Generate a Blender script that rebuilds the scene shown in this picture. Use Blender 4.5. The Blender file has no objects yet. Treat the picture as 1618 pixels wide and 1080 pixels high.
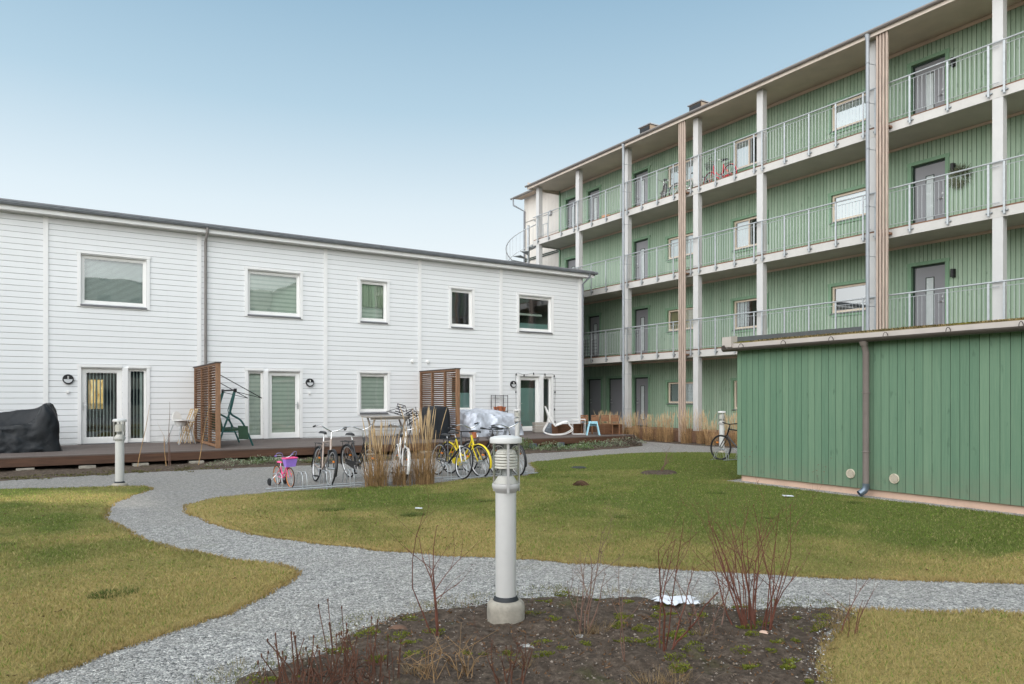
import bpy, math, random
import numpy as np
from mathutils import Vector, Matrix, noise as mnoise
R = math.radians
random.seed(7); rng = np.random.default_rng(11)
sc = bpy.context.scene
COL = sc.collection
SUN_AZ, SUN_EL = 131.2, 11.75          # clockwise from +Y, degrees

# ------------------------------------------------------------------ helpers
ORG = {}
def tag(o, label=None, cat=None, group=None, kind=None):
    if label: o['label'] = label
    if cat: o['category'] = cat
    if group: o['group'] = group
    if kind: o['kind'] = kind
    return o

def thing(name, label, cat, loc=(0, 0, 0), rotz=0, group=None):
    o = bpy.data.objects.new(name, None); COL.objects.link(o)
    o.empty_display_size = .2
    o.location = loc; o.rotation_euler = (0, 0, rotz)
    ORG[o] = Vector(loc)
    return tag(o, label, cat, group)

class MB:
    def __init__(s): s.v = []; s.f = []; s.m = []
    def add(s, vs, fs, mi=0):
        b = len(s.v); s.v += [tuple(p) for p in vs]
        for f in fs: s.f.append(tuple(b + i for i in f)); s.m.append(mi)
    def quad(s, a, b, c, d, mi=0): s.add([a, b, c, d], [(0, 1, 2, 3)], mi)
    def box(s, x0, x1, y0, y1, z0, z1, mi=0):
        vs = [(x, y, z) for z in (z0, z1) for y in (y0, y1) for x in (x0, x1)]
        s.add(vs, [(0, 2, 3, 1), (4, 5, 7, 6), (0, 1, 5, 4), (2, 6, 7, 3), (0, 4, 6, 2), (1, 3, 7, 5)], mi)
    def bar(s, p0, p1, w, h, up=(0, 0, 1), mi=0):
        p0 = Vector(p0); p1 = Vector(p1); d = (p1 - p0).normalized()
        u = d.cross(Vector(up))
        if u.length < 1e-4: u = d.cross(Vector((1, 0, 0)))
        u.normalize(); n = u.cross(d).normalized()
        vs = []
        for p in (p0, p1):
            for a, b in ((-1, -1), (1, -1), (1, 1), (-1, 1)):
                vs.append(p + u * (a * w / 2) + n * (b * h / 2))
        s.add(vs, [(3, 2, 1, 0), (4, 5, 6, 7), (0, 1, 5, 4), (1, 2, 6, 5), (2, 3, 7, 6), (3, 0, 4, 7)], mi)
    def tube(s, pts, r, n=6, mi=0, cap=True):
        pts = [Vector(p) for p in pts]; N = len(pts)
        rs = r if isinstance(r, (list, tuple)) else [r] * N
        b = len(s.v); ref = None
        for i, p in enumerate(pts):
            d = (pts[min(i + 1, N - 1)] - pts[max(i - 1, 0)])
            d = d.normalized() if d.length > 1e-9 else Vector((0, 0, 1))
            if ref is None:
                ref = Vector((0, 0, 1)) if abs(d.z) < .9 else Vector((1, 0, 0))
            u = d.cross(ref)
            if u.length < 1e-5: u = d.cross(Vector((0, 1, 0)))
            u.normalize(); w = u.cross(d).normalized(); ref = w
            for k in range(n):
                a = 2 * math.pi * k / n
                s.v.append(tuple(p + u * (math.cos(a) * rs[i]) + w * (math.sin(a) * rs[i])))
        for i in range(N - 1):
            for k in range(n):
                k2 = (k + 1) % n
                s.f.append((b + i * n + k, b + i * n + k2, b + (i + 1) * n + k2, b + (i + 1) * n + k)); s.m.append(mi)
        if cap:
            s.f.append(tuple(b + k for k in range(n))[::-1]); s.m.append(mi)
            s.f.append(tuple(b + (N - 1) * n + k for k in range(n))); s.m.append(mi)
    def cyl(s, p0, p1, r0, r1=None, n=12, mi=0): s.tube([p0, p1], [r0, r0 if r1 is None else r1], n, mi)
    def lathe(s, prof, c=(0, 0, 0), n=28, mi=0, axis='z'):
        b = len(s.v)
        for r, z in prof:
            for k in range(n):
                a = 2 * math.pi * k / n; x, y = r * math.cos(a), r * math.sin(a)
                p = (x, y, z) if axis == 'z' else ((x, -z, y) if axis == 'y' else (z, x, y))
                s.v.append((c[0] + p[0], c[1] + p[1], c[2] + p[2]))
        for i in range(len(prof) - 1):
            for k in range(n):
                k2 = (k + 1) % n
                s.f.append((b + i * n + k, b + i * n + k2, b + (i + 1) * n + k2, b + (i + 1) * n + k)); s.m.append(mi)
    def torus(s, c, axis, RR, r, N=28, n=6, a0=0, a1=2 * math.pi, mi=0):
        c = Vector(c); ax = Vector(axis).normalized()
        u = ax.cross(Vector((0, 0, 1)))
        if u.length < 1e-4: u = Vector((1, 0, 0))
        u.normalize(); w = ax.cross(u)
        full = abs(a1 - a0 - 2 * math.pi) < 1e-6
        pts = [c + (u * math.cos(a0 + (a1 - a0) * i / N) + w * math.sin(a0 + (a1 - a0) * i / N)) * RR for i in range(N + (0 if full else 1))]
        if not full: s.tube(pts, r, n, mi); return
        b = len(s.v)
        for i in range(N):
            a = 2 * math.pi * i / N; d = u * math.cos(a) + w * math.sin(a)
            for k in range(n):
                t = 2 * math.pi * k / n
                s.v.append(tuple(c + d * (RR + r * math.cos(t)) + ax * (r * math.sin(t))))
        for i in range(N):
            for k in range(n):
                i2 = (i + 1) % N; k2 = (k + 1) % n
                s.f.append((b + i * n + k, b + i2 * n + k, b + i2 * n + k2, b + i * n + k2)); s.m.append(mi)
    def build(s, name, mat, parent=None, smooth=False, loc=None, bevel=0):
        me = bpy.data.meshes.new(name)
        org = Vector((0, 0, 0))
        if parent is not None:
            q = parent
            while q.parent is not None: q = q.parent
            org = ORG.get(q, org)
        elif loc is not None: org = Vector(loc)
        v = np.array(s.v, dtype=float).reshape(-1, 3) - np.array(org)
        me.from_pydata(v.tolist(), [], s.f)
        mats = mat if isinstance(mat, (list, tuple)) else [mat]
        for m_ in mats: me.materials.append(m_)
        if len(mats) > 1: me.polygons.foreach_set('material_index', s.m)
        if smooth:
            me.polygons.foreach_set('use_smooth', [True] * len(me.polygons))
            me.set_sharp_from_angle(angle=R(42))
        me.update()
        o = bpy.data.objects.new(name, me); COL.objects.link(o)
        if parent is not None: o.parent = parent
        else:
            o.location = org; ORG[o] = org
        if bevel:
            b = o.modifiers.new('bevel', 'BEVEL'); b.width = bevel; b.segments = 2; b.limit_method = 'ANGLE'
        return o

def copy_tree(o, parent=None):
    c = o.copy(); COL.objects.link(c)
    if parent is not None: c.parent = parent
    for ch in list(o.children): copy_tree(ch, c)
    return c

def interval_sub(a, b, cuts):
    out = [(a, b)]
    for c0, c1 in cuts:
        nxt = []
        for p, q in out:
            if c1 <= p or c0 >= q: nxt.append((p, q)); continue
            if c0 > p: nxt.append((p, c0))
            if c1 < q: nxt.append((c1, q))
        out = nxt
    return out

# ------------------------------------------------------------------ materials
def newmat(name):
    m = bpy.data.materials.new(name); m.use_nodes = True
    nt = m.node_tree; nt.nodes.clear()
    out = nt.nodes.new('ShaderNodeOutputMaterial')
    return m, nt, out
def N(nt, t, **kw):
    n = nt.nodes.new(t)
    for k, v in kw.items():
        if k.startswith('i_'):
            key = k[2:]
            n.inputs[int(key) if key.isdigit() else key.replace('_', ' ')].default_value = v
        else: setattr(n, k, v)
    return n
def L(nt, a, b): nt.links.new(a, b)
def math_(nt, op, a, b=None, c=None):
    n = N(nt, 'ShaderNodeMath', operation=op)
    for i, x in enumerate((a, b, c)):
        if x is None: continue
        if isinstance(x, (int, float)): n.inputs[i].default_value = x
        else: L(nt, x, n.inputs[i])
    return n.outputs[0]
def mixc(nt, fac, a, b, mode='MIX'):
    n = N(nt, 'ShaderNodeMix', data_type='RGBA', blend_type=mode)
    for i, x in ((0, fac), (6, a), (7, b)):
        if isinstance(x, (int, float)): n.inputs[i].default_value = x
        elif isinstance(x, tuple): n.inputs[i].default_value = (*x[:3], 1)
        else: L(nt, x, n.inputs[i])
    return n.outputs[2]
def noise(nt, vec, scale, detail=3, rough=.55, dist=0):
    n = N(nt, 'ShaderNodeTexNoise'); n.inputs['Scale'].default_value = scale
    n.inputs['Detail'].default_value = detail; n.inputs['Roughness'].default_value = rough
    n.inputs['Distortion'].default_value = dist
    L(nt, vec, n.inputs['Vector']); return n.outputs['Fac']
def ramp(nt, fac, stops):
    n = N(nt, 'ShaderNodeValToRGB'); e = n.color_ramp.elements
    while len(e) > 2: e.remove(e[-1])
    while len(e) < len(stops): e.new(.5)
    for i, (p, c) in enumerate(stops):
        e[i].position = p; e[i].color = (*c[:3], 1) if isinstance(c, tuple) else (c, c, c, 1)
    L(nt, fac, n.inputs[0]); return n.outputs[0]
def mapping(nt, vec, scale=(1, 1, 1)):
    n = N(nt, 'ShaderNodeMapping'); n.inputs['Scale'].default_value = scale
    L(nt, vec, n.inputs['Vector']); return n.outputs[0]
def pbsdf(nt, out, col, rough=.5, metal=0., spec=.5):
    p = N(nt, 'ShaderNodeBsdfPrincipled')
    if isinstance(col, tuple): p.inputs['Base Color'].default_value = (*col, 1)
    else: L(nt, col, p.inputs['Base Color'])
    if isinstance(rough, (int, float)): p.inputs['Roughness'].default_value = rough
    else: L(nt, rough, p.inputs['Roughness'])
    p.inputs['Metallic'].default_value = metal
    p.inputs['Specular IOR Level'].default_value = spec
    L(nt, p.outputs[0], out.inputs[0]); return p
def bump(nt, p, h, strength=.3, dist=.01):
    b = N(nt, 'ShaderNodeBump'); b.inputs['Strength'].default_value = strength; b.inputs['Distance'].default_value = dist
    L(nt, h, b.inputs['Height']); L(nt, b.outputs[0], p.inputs['Normal'])

def mk(name, col, rough=.5, metal=0., var=.12, scale=5, bmp=0., bscale=60, spec=.4, stretch=(1, 1, 1), dirt=0., coord='Object'):
    m, nt, out = newmat(name)
    tc = N(nt, 'ShaderNodeTexCoord').outputs[coord]
    v = mapping(nt, tc, stretch)
    f = noise(nt, v, scale, 5, .6)
    c = ramp(nt, f, [(.25, tuple(x * (1 - var) for x in col)), (.75, tuple(min(1, x * (1 + var)) for x in col))])
    if dirt:
        g = noise(nt, v, scale * 3.1, 6, .7)
        c = mixc(nt, math_(nt, 'MULTIPLY', ramp(nt, g, [(.48, 0.), (.75, 1.)]), dirt), c, tuple(x * .45 for x in col))
    r = ramp(nt, f, [(.2, max(0, rough - .07)), (.8, min(1, rough + .07))])
    p = pbsdf(nt, out, c, r, metal, spec)
    if bmp: bump(nt, p, noise(nt, v, bscale, 4), bmp, .01)
    return m

def boards_mat(name, dark, light, axis, pitch, off=0., rough=.75, grain=True, foot=None):
    """painted boards: a tint for each board, grain along z, a few knots"""
    m, nt, out = newmat(name)
    pos = N(nt, 'ShaderNodeNewGeometry').outputs['Position']
    sp = N(nt, 'ShaderNodeSeparateXYZ'); L(nt, pos, sp.inputs[0])
    a = sp.outputs['XYZ'.index(axis)]
    idx = math_(nt, 'FLOOR', math_(nt, 'DIVIDE', math_(nt, 'SUBTRACT', a, off), pitch))
    w = N(nt, 'ShaderNodeTexWhiteNoise', noise_dimensions='1D'); L(nt, idx, w.inputs['W'])
    rnd = w.outputs['Value']
    cmb = N(nt, 'ShaderNodeCombineXYZ'); L(nt, math_(nt, 'MULTIPLY', rnd, 37.), cmb.inputs[2])
    ad = N(nt, 'ShaderNodeVectorMath', operation='ADD'); L(nt, pos, ad.inputs[0]); L(nt, cmb.outputs[0], ad.inputs[1])
    st = (30, 30, 1.3) if axis != 'Z' else (1.3, 1.3, 30)
    g = noise(nt, mapping(nt, ad.outputs[0], st), 1.6, 5, .65, .6)
    kn = noise(nt, mapping(nt, ad.outputs[0], (9, 9, 3.2) if axis != 'Z' else (3, 3, 9)), 1., 2, .5)
    big = noise(nt, pos, .35, 3)
    f = math_(nt, 'ADD', math_(nt, 'MULTIPLY', rnd, .30), math_(nt, 'MULTIPLY', g, .70 if grain else .2))
    f = math_(nt, 'ADD', f, math_(nt, 'MULTIPLY', big, .25))
    c = ramp(nt, f, [(.25, dark), (.95, light)])
    c = mixc(nt, math_(nt, 'MULTIPLY', ramp(nt, kn, [(.66, 0.), (.74, 1.)]), .5 if grain else .05), c, tuple(x * .6 for x in dark))
    st_ = noise(nt, mapping(nt, pos, (5, 5, .25)), 1.3, 4, .6)
    c = mixc(nt, math_(nt, 'MULTIPLY', ramp(nt, st_, [(.55, 0.), (.8, 1.)]), .16 if grain else .07), c, tuple(x * .55 for x in dark))
    if foot is not None:
        fr = N(nt, 'ShaderNodeMapRange', interpolation_type='SMOOTHSTEP'); L(nt, sp.outputs[2], fr.inputs[0])
        fr.inputs[1].default_value = foot; fr.inputs[2].default_value = foot + .55; fr.inputs[3].default_value = 1.; fr.inputs[4].default_value = 0.
        dn = noise(nt, pos, 6, 5, .65)
        c = mixc(nt, math_(nt, 'MULTIPLY', math_(nt, 'MULTIPLY', fr.outputs[0], ramp(nt, dn, [(.3, .15), (.7, 1.)])), .42 if grain else .22), c, (.20, .18, .13))
    p = pbsdf(nt, out, c, rough, 0, .3)
    bump(nt, p, g, .25, .004)
    return m

def glass_mat(name, tint, gloss, rough=.02, wavy=.02):
    m, nt, out = newmat(name)
    t = N(nt, 'ShaderNodeBsdfTransparent'); t.inputs[0].default_value = (*tint, 1)
    g = N(nt, 'ShaderNodeBsdfGlossy'); g.inputs['Roughness'].default_value = rough; g.inputs[0].default_value = (.95, .98, 1, 1)
    lw = N(nt, 'ShaderNodeLayerWeight'); lw.inputs[0].default_value = .25
    fac = math_(nt, 'MINIMUM', math_(nt, 'ADD', math_(nt, 'MULTIPLY', lw.outputs['Fresnel'], .8), gloss), 1.)
    mx = N(nt, 'ShaderNodeMixShader'); L(nt, fac, mx.inputs[0]); L(nt, t.outputs[0], mx.inputs[1]); L(nt, g.outputs[0], mx.inputs[2])
    if wavy:
        tc = N(nt, 'ShaderNodeTexCoord').outputs['Object']
        b = N(nt, 'ShaderNodeBump'); b.inputs['Strength'].default_value = wavy; b.inputs['Distance'].default_value = .05
        L(nt, noise(nt, tc, 1.2, 1), b.inputs['Height']); L(nt, b.outputs[0], g.inputs['Normal'])
    L(nt, mx.outputs[0], out.inputs[0])
    return m

WHITE = boards_mat('white_paint_siding', (.76, .765, .77), (.84, .845, .85), 'Z', .16, .02, .6, False, .32)
TRIM = mk('white_trim_paint', (.82, .81, .80), .55, var=.03, scale=3)
PVC = mk('white_window_frame', (.84, .83, .81), .35, var=.02)
SILLM = mk('grey_sill_metal', (.17, .17, .18), .45, .3)
GUTTER_G = mk('grey_gutter_metal', (.25, .265, .29), .45, .5, var=.15)
PIPE_B = mk('taupe_downpipe', (.27, .25, .24), .45, .3, var=.1)
ROOFM = mk('grey_roof_felt', (.22, .225, .24), .9, var=.2, scale=2, bmp=.2)
GLASS = glass_mat('green_tinted_glass', (.87, .93, .90), .13, .02, .05)
GLASS_SKY = glass_mat('coated_glass', (.78, .86, .85), .30)
BLIND_L = mk('pale_blind_fabric', (.76, .78, .71), .8, var=.06)
BLIND_D = mk('dim_blind_fabric', (.60, .65, .58), .8, var=.06)
BLIND_V = mk('venetian_blind', (.70, .75, .73), .6, var=.05)
BLIND_W = mk('white_roller_blind', (.82, .82, .80), .8, var=.04)
CURT = mk('green_beige_curtain', (.5, .55, .42), .9, var=.12, stretch=(12, 12, 1))
FROST = mk('frosted_film', (.22, .37, .36), .5, var=.05, scale=1.5)
YELBLIND = mk('ochre_roller_blind', (.62, .48, .22), .8, var=.12, scale=2)
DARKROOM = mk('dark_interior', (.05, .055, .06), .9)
GREENB = boards_mat('green_board_paint', (.235, .35, .245), (.415, .53, .405), 'Y', .118, 0, .75)
GREENSH = boards_mat('green_shed_boards', (.09, .175, .115), (.18, .28, .185), 'Y', .131, 0, .7, True, .14)
GROOVE = mk('dark_green_groove', (.035, .075, .045), .9)
GREENT = mk('green_trim_paint', (.22, .365, .24), .65, var=.12, scale=4, stretch=(3, 3, 1))
GREYW = boards_mat('pale_board_paint', (.60, .56, .51), (.70, .66, .61), 'Y', .118, 0, .75)
SLABW = mk('white_balcony_paint', (.52, .50, .475), .6, var=.06, scale=2.5, dirt=.12)
COLW = mk('white_column_paint', (.53, .52, .51), .5, var=.05, scale=2, dirt=.08)
SOFFIT = mk('grey_soffit_board', (.60, .52, .44), .85, var=.12, scale=1.2, stretch=(1, 1, 1), bmp=.1)
CONC_S = mk('concrete_slab_underside', (.46, .445, .40), .85, var=.1, scale=1.5, bmp=.1)
PINKT = mk('raw_timber_trim', (.62, .49, .39), .75, var=.12, scale=3, stretch=(6, .6, 6))
DECKEDGE = mk('brown_walkway_edge', (.20, .11, .07), .8, var=.3, scale=5)
GALV = mk('galvanised_steel', (.44, .46, .475), .5, .45, var=.15, scale=9)
PIPEG = mk('matt_grey_downpipe', (.30, .32, .345), .5, .25, var=.1)
GALVB = mk('dull_galvanised_bolts', (.30, .32, .33), .5, .7, var=.2)
DOORG = mk('grey_purple_door_paint', (.25, .25, .268), .38, var=.04, spec=.7)
DOORK = mk('dark_door_jamb', (.03, .05, .04), .6)
DGLASS = mk('frosted_door_glass', (.55, .60, .60), .25, var=.05, spec=.8)
STEEL = mk('brushed_steel', (.65, .65, .66), .3, .9)
BLACKP = mk('black_plastic', (.018, .018, .02), .45, var=.2)
BLACKM = mk('black_painted_metal', (.02, .02, .022), .4, .2, var=.2)
BATTEN = mk('weathered_timber_batten', (.42, .33, .275), .8, var=.28, scale=3, stretch=(8, 8, .8), bmp=.2, bscale=30)
PLINTH = mk('pink_concrete_plinth', (.62, .43, .33), .85, var=.1, scale=2, bmp=.15, dirt=.25)
BEIGEM = mk('beige_roof_flashing', (.50, .45, .41), .45, .2, var=.08, scale=3)
BROWNG = mk('brown_gutter', (.095, .08, .073), .4, .3, var=.15)
PIPEBR = mk('brown_shed_downpipe', (.24, .20, .19), .35, .2, var=.1)
ZINC = mk('pale_blue_zinc', (.16, .20, .25), .35, .6, var=.15)
SEDUM = mk('sedum_roof', (.20, .15, .06), .95, var=.6, scale=7, bmp=.8, bscale=30)
CREAM = mk('cream_vent_plastic', (.72, .64, .52), .5, var=.05)
BOLLW = mk('white_bollard_paint', (.60, .59, .575), .38, var=.03, dirt=.06, scale=6)
BOLLC = mk('bollard_collar', (.47, .46, .45), .4, var=.05)
LOUV = mk('cream_louver', (.80, .785, .75), .4, var=.03)
CONC = mk('weathered_concrete', (.34, .31, .26), .9, var=.3, scale=9, bmp=.35, bscale=45, dirt=.4)
RUBBER = mk('black_rubber', (.02, .022, .025), .6)
DECKW = boards_mat('weathered_deck_boards', (.095, .075, .068), (.165, .135, .12), 'Y', .145, 19.1, .7)
DECKF = mk('oiled_deck_fascia', (.10, .050, .030), .6, var=.45, scale=2.2, stretch=(.6, 4, 6), bmp=.15, dirt=.35)
SCREENW = mk('brown_screen_timber', (.27, .15, .085), .7, var=.3, scale=4, stretch=(4, 4, 1.5))
SCREENC = mk('dark_screen_cap', (.07, .055, .05), .7)
CHAIRW = mk('oiled_chair_timber', (.20, .095, .045), .6, var=.3, scale=6)
PLANTERW = mk('brown_planter_timber', (.14, .065, .033), .65, var=.4, scale=4, stretch=(1, 1, 7))
GREYWOOD = mk('greyed_white_timber', (.36, .325, .285), .8, var=.15, scale=6, stretch=(2, 2, 5))
LIGHTWOOD = mk('light_folding_chair_timber', (.60, .45, .27), .7, var=.15)
TARPB = mk('black_tarp', (.012, .014, .017), .5, var=.4, scale=3, bmp=1., bscale=7, spec=.35)
TARPG = mk('black_grill_cover', (.012, .015, .02), .55, var=.3, bmp=.3, bscale=10)
TARPS = mk('silver_tarp', (.56, .59, .66), .38, .25, var=.3, scale=5, bmp=.8, bscale=11)
SWINGM = mk('dark_green_tube', (.02, .09, .085), .35, .2)
SWINGF = mk('dark_green_fabric', (.035, .075, .045), .9, var=.2)
WPLAST = mk('white_plastic', (.80, .79, .77), .35, var=.03)
WMETAL = mk('white_painted_tube', (.80, .78, .76), .4, var=.03)
BLUEP = mk('pale_blue_plastic', (.33, .60, .70), .4, var=.04)
TERRA = mk('terracotta', (.50, .17, .08), .8, var=.2)
REDPOT = mk('rust_red_pot', (.36, .09, .05), .6, var=.2)
TYRE = mk('tyre_rubber', (.018, .018, .02), .75)
RIM = mk('alloy_rim', (.62, .62, .63), .35, .7)
SPOKE = mk('wire_spoke', (.55, .55, .56), .4, .7)
CHROME = mk('chrome', (.7, .7, .71), .2, .95)
SILVERP = mk('champagne_frame_paint', (.36, .29, .25), .35, .3)
BIKEBLK = mk('black_frame_paint', (.015, .015, .017), .25, .1, spec=.6)
BIKEWHT = mk('white_frame_paint', (.78, .77, .76), .3)
BIKEYEL = mk('yellow_frame_paint', (.80, .62, .03), .3)
BIKERED = mk('red_frame_paint', (.75, .06, .09), .3)
BIKEBRN = mk('dark_brown_frame_paint', (.07, .045, .035), .35)
PINK = mk('hot_pink_plastic', (.90, .10, .28), .4)
PURPLE = mk('purple_plastic', (.35, .20, .70), .4)
ORANGE = mk('orange_reflector', (.85, .25, .03), .35)
BARK = mk('red_brown_twig', (.15, .055, .036), .7, var=.35, scale=14)
BARK2 = mk('grey_brown_twig', (.17, .10, .075), .75, var=.3, scale=14)
RUSTST = mk('rusty_dead_stems', (.105, .045, .027), .85, var=.5, scale=12)
STRAW = mk('straw_stalk', (.42, .26, .12), .8, var=.35, scale=9)
PLUME = mk('pale_straw_plume', (.50, .36, .21), .9, var=.25, scale=9)
THATCH = mk('dark_straw_leaf', (.25, .155, .075), .9, var=.5, scale=7)
SAGE = mk('sage_leaf', (.31, .37, .25), .8, var=.35, scale=12)
FRESH = mk('fresh_green_leaf', (.13, .22, .06), .75, var=.35, scale=12)
MOSS = mk('bright_moss', (.15, .19, .02), .95, var=.5, scale=25)
CLOTH = mk('white_cloth', (.64, .66, .70), .8, var=.05, bmp=.3, bscale=20)
GREYBAG = mk('grey_plastic_bag', (.14, .16, .18), .5, var=.4, scale=8, bmp=.6, bscale=14)
ROCK = mk('pale_stone', (.42, .39, .36), .85, var=.2, bmp=.3)

def attr_mat(name, rough=.8, trans=0.):
    m, nt, out = newmat(name)
    a = N(nt, 'ShaderNodeAttribute', attribute_name='tint')
    p = pbsdf(nt, out, a.outputs['Color'], rough, 0, .15)
    if trans:
        t = N(nt, 'ShaderNodeBsdfTranslucent'); L(nt, a.outputs['Color'], t.inputs[0])
        mx = N(nt, 'ShaderNodeMixShader'); mx.inputs[0].default_value = trans
        L(nt, p.outputs[0], mx.inputs[1]); L(nt, t.outputs[0], mx.inputs[2]); L(nt, mx.outputs[0], out.inputs[0])
    return m
BLADE = attr_mat('grass_blade', .8, .3)
STONEM = attr_mat('loose_stone', .85)

def gravel_mat():
    m, nt, out = newmat('grey_gravel')
    pos = N(nt, 'ShaderNodeNewGeometry').outputs['Position']
    v1 = N(nt, 'ShaderNodeTexVoronoi'); v1.inputs['Scale'].default_value = 88; L(nt, pos, v1.inputs['Vector'])
    v2 = N(nt, 'ShaderNodeTexVoronoi'); v2.inputs['Scale'].default_value = 46; L(nt, pos, v2.inputs['Vector'])
    s1 = N(nt, 'ShaderNodeSeparateColor'); L(nt, v1.outputs['Color'], s1.inputs[0])
    s2 = N(nt, 'ShaderNodeSeparateColor'); L(nt, v2.outputs['Color'], s2.inputs[0])
    f = math_(nt, 'ADD', math_(nt, 'MULTIPLY', s1.outputs[0], .62), math_(nt, 'MULTIPLY', s2.outputs[1], .38))
    c = ramp(nt, f, [(.12, (.095, .096, .098)), (.42, (.30, .30, .296)), (.72, (.45, .447, .437)), (.93, (.74, .73, .705))])
    big = noise(nt, pos, .8, 4)
    md = noise(nt, pos, 11, 6, .72)
    c = mixc(nt, 1., c, ramp(nt, md, [(.3, (.66, .65, .64)), (.7, (1.3, 1.27, 1.22))]), 'MULTIPLY')
    # far part of the yard is trodden and browner
    sp = N(nt, 'ShaderNodeSeparateXYZ'); L(nt, pos, sp.inputs[0])
    far = N(nt, 'ShaderNodeMapRange', interpolation_type='SMOOTHSTEP'); L(nt, sp.outputs[1], far.inputs[0])
    far.inputs[1].default_value = 7.; far.inputs[2].default_value = 13.5
    c = mixc(nt, math_(nt, 'MULTIPLY', far.outputs[0], .55), c, mixc(nt, ramp(nt, noise(nt, pos, 15, 6, .85), [(.40, 0.), (.60, 1.)]), (.09, .083, .08), (.36, .34, .32)))
    c = mixc(nt, math_(nt, 'MULTIPLY', ramp(nt, big, [(.4, 0.), (.75, 1.)]), .42), c, (.29, .27, .235))
    g = noise(nt, pos, 1.7, 5, .65)
    c = mixc(nt, math_(nt, 'MULTIPLY', ramp(nt, g, [(.60, 0.), (.75, 1.)]), .28), c, (.16, .17, .07))
    p = pbsdf(nt, out, c, .9, 0, .2)
    h = math_(nt, 'ADD', math_(nt, 'MULTIPLY', v1.outputs['Distance'], -1.), math_(nt, 'MULTIPLY', v2.outputs['Distance'], -1.))
    bump(nt, p, h, .9, .012)
    return m
GRAVEL = gravel_mat()

def lawn_mat():
    m, nt, out = newmat('winter_lawn_thatch')
    pos = N(nt, 'ShaderNodeNewGeometry').outputs['Position']
    a = N(nt, 'ShaderNodeAttribute', attribute_name='tint')
    f = noise(nt, pos, 60, 4, .7)
    c = mixc(nt, 1., a.outputs['Color'], ramp(nt, f, [(.3, (.45, .45, .45)), (.7, (1.15, 1.1, 1.05))]), 'MULTIPLY')
    p = pbsdf(nt, out, c, .95, 0, .1)
    bump(nt, p, f, .8, .02)
    return m
LAWN = lawn_mat()

def soil_mat():
    m, nt, out = newmat('dark_soil')
    pos = N(nt, 'ShaderNodeNewGeometry').outputs['Position']
    f = noise(nt, pos, 18, 6, .7); g = noise(nt, pos, 2.2, 5, .65); h = noise(nt, pos, 95, 3, .6)
    c = ramp(nt, f, [(.26, (.035, .027, .021)), (.52, (.10, .075, .057)), (.78, (.21, .165, .128))])
    c = mixc(nt, ramp(nt, h, [(.68, 0.), (.74, .6)]), c, (.24, .21, .18))
    c = mixc(nt, math_(nt, 'MULTIPLY', ramp(nt, g, [(.58, 0.), (.70, 1.)]), .5), c, (.075, .085, .022))
    p = pbsdf(nt, out, c, .95, 0, .15)
    bump(nt, p, math_(nt, 'ADD', f, math_(nt, 'MULTIPLY', h, .4)), 1., .03)
    return m
SOIL = soil_mat()

# ------------------------------------------------------------------ numeric helpers for the ground
_lat = rng.random((64, 64))
def vnoise(x, y, s):
    x = np.asarray(x) * s + 100; y = np.asarray(y) * s + 100
    xi = np.floor(x).astype(int); yi = np.floor(y).astype(int); fx = x - xi; fy = y - yi
    fx = fx * fx * (3 - 2 * fx); fy = fy * fy * (3 - 2 * fy)
    g = lambda a, b: _lat[a % 64, b % 64]
    return (g(xi, yi) * (1 - fx) + g(xi + 1, yi) * fx) * (1 - fy) + (g(xi, yi + 1) * (1 - fx) + g(xi + 1, yi + 1) * fx) * fy
def fbm(x, y, s): return vnoise(x, y, s) * .5 + vnoise(x, y, s * 2.1) * .3 + vnoise(x, y, s * 4.3) * .2
def sdist(px, py, poly):
    """signed distance, positive inside"""
    P = np.array(poly); n = len(P); d = np.full(px.shape, 1e9); ins = np.zeros(px.shape, bool)
    for i in range(n):
        a = P[i]; b = P[(i + 1) % n]; e = b - a
        t = np.clip(((px - a[0]) * e[0] + (py - a[1]) * e[1]) / max(1e-9, e @ e), 0, 1)
        d = np.minimum(d, np.hypot(px - a[0] - t * e[0], py - a[1] - t * e[1]))
        cond = ((a[1] > py) != (b[1] > py))
        with np.errstate(divide='ignore', invalid='ignore'):
            xin = (b[0] - a[0]) * (py - a[1]) / (b[1] - a[1]) + a[0]
        ins ^= cond & (px < xin)
    return np.where(ins, d, -d)

def np_mesh(name, V, F, mat, tint=None, smooth=False):
    me = bpy.data.meshes.new(name)
    nv, nf, k = len(V), len(F), F.shape[1]
    me.vertices.add(nv); me.vertices.foreach_set('co', V.astype(np.float32).ravel())
    me.loops.add(nf * k); me.loops.foreach_set('vertex_index', F.astype(np.int32).ravel())
    me.polygons.add(nf); me.polygons.foreach_set('loop_start', np.arange(0, nf * k, k, dtype=np.int32))
    me.polygons.foreach_set('loop_total', np.full(nf, k, np.int32))
    if smooth: me.polygons.foreach_set('use_smooth', np.ones(nf, bool))
    me.materials.append(mat); me.update(calc_edges=True); me.validate()
    if tint is not None:
        at = me.color_attributes.new('tint', 'FLOAT_COLOR', 'POINT')
        at.data.foreach_set('color', np.c_[tint, np.ones(len(tint))].astype(np.float32).ravel())
    o = bpy.data.objects.new(name, me); COL.objects.link(o); return o

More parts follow.
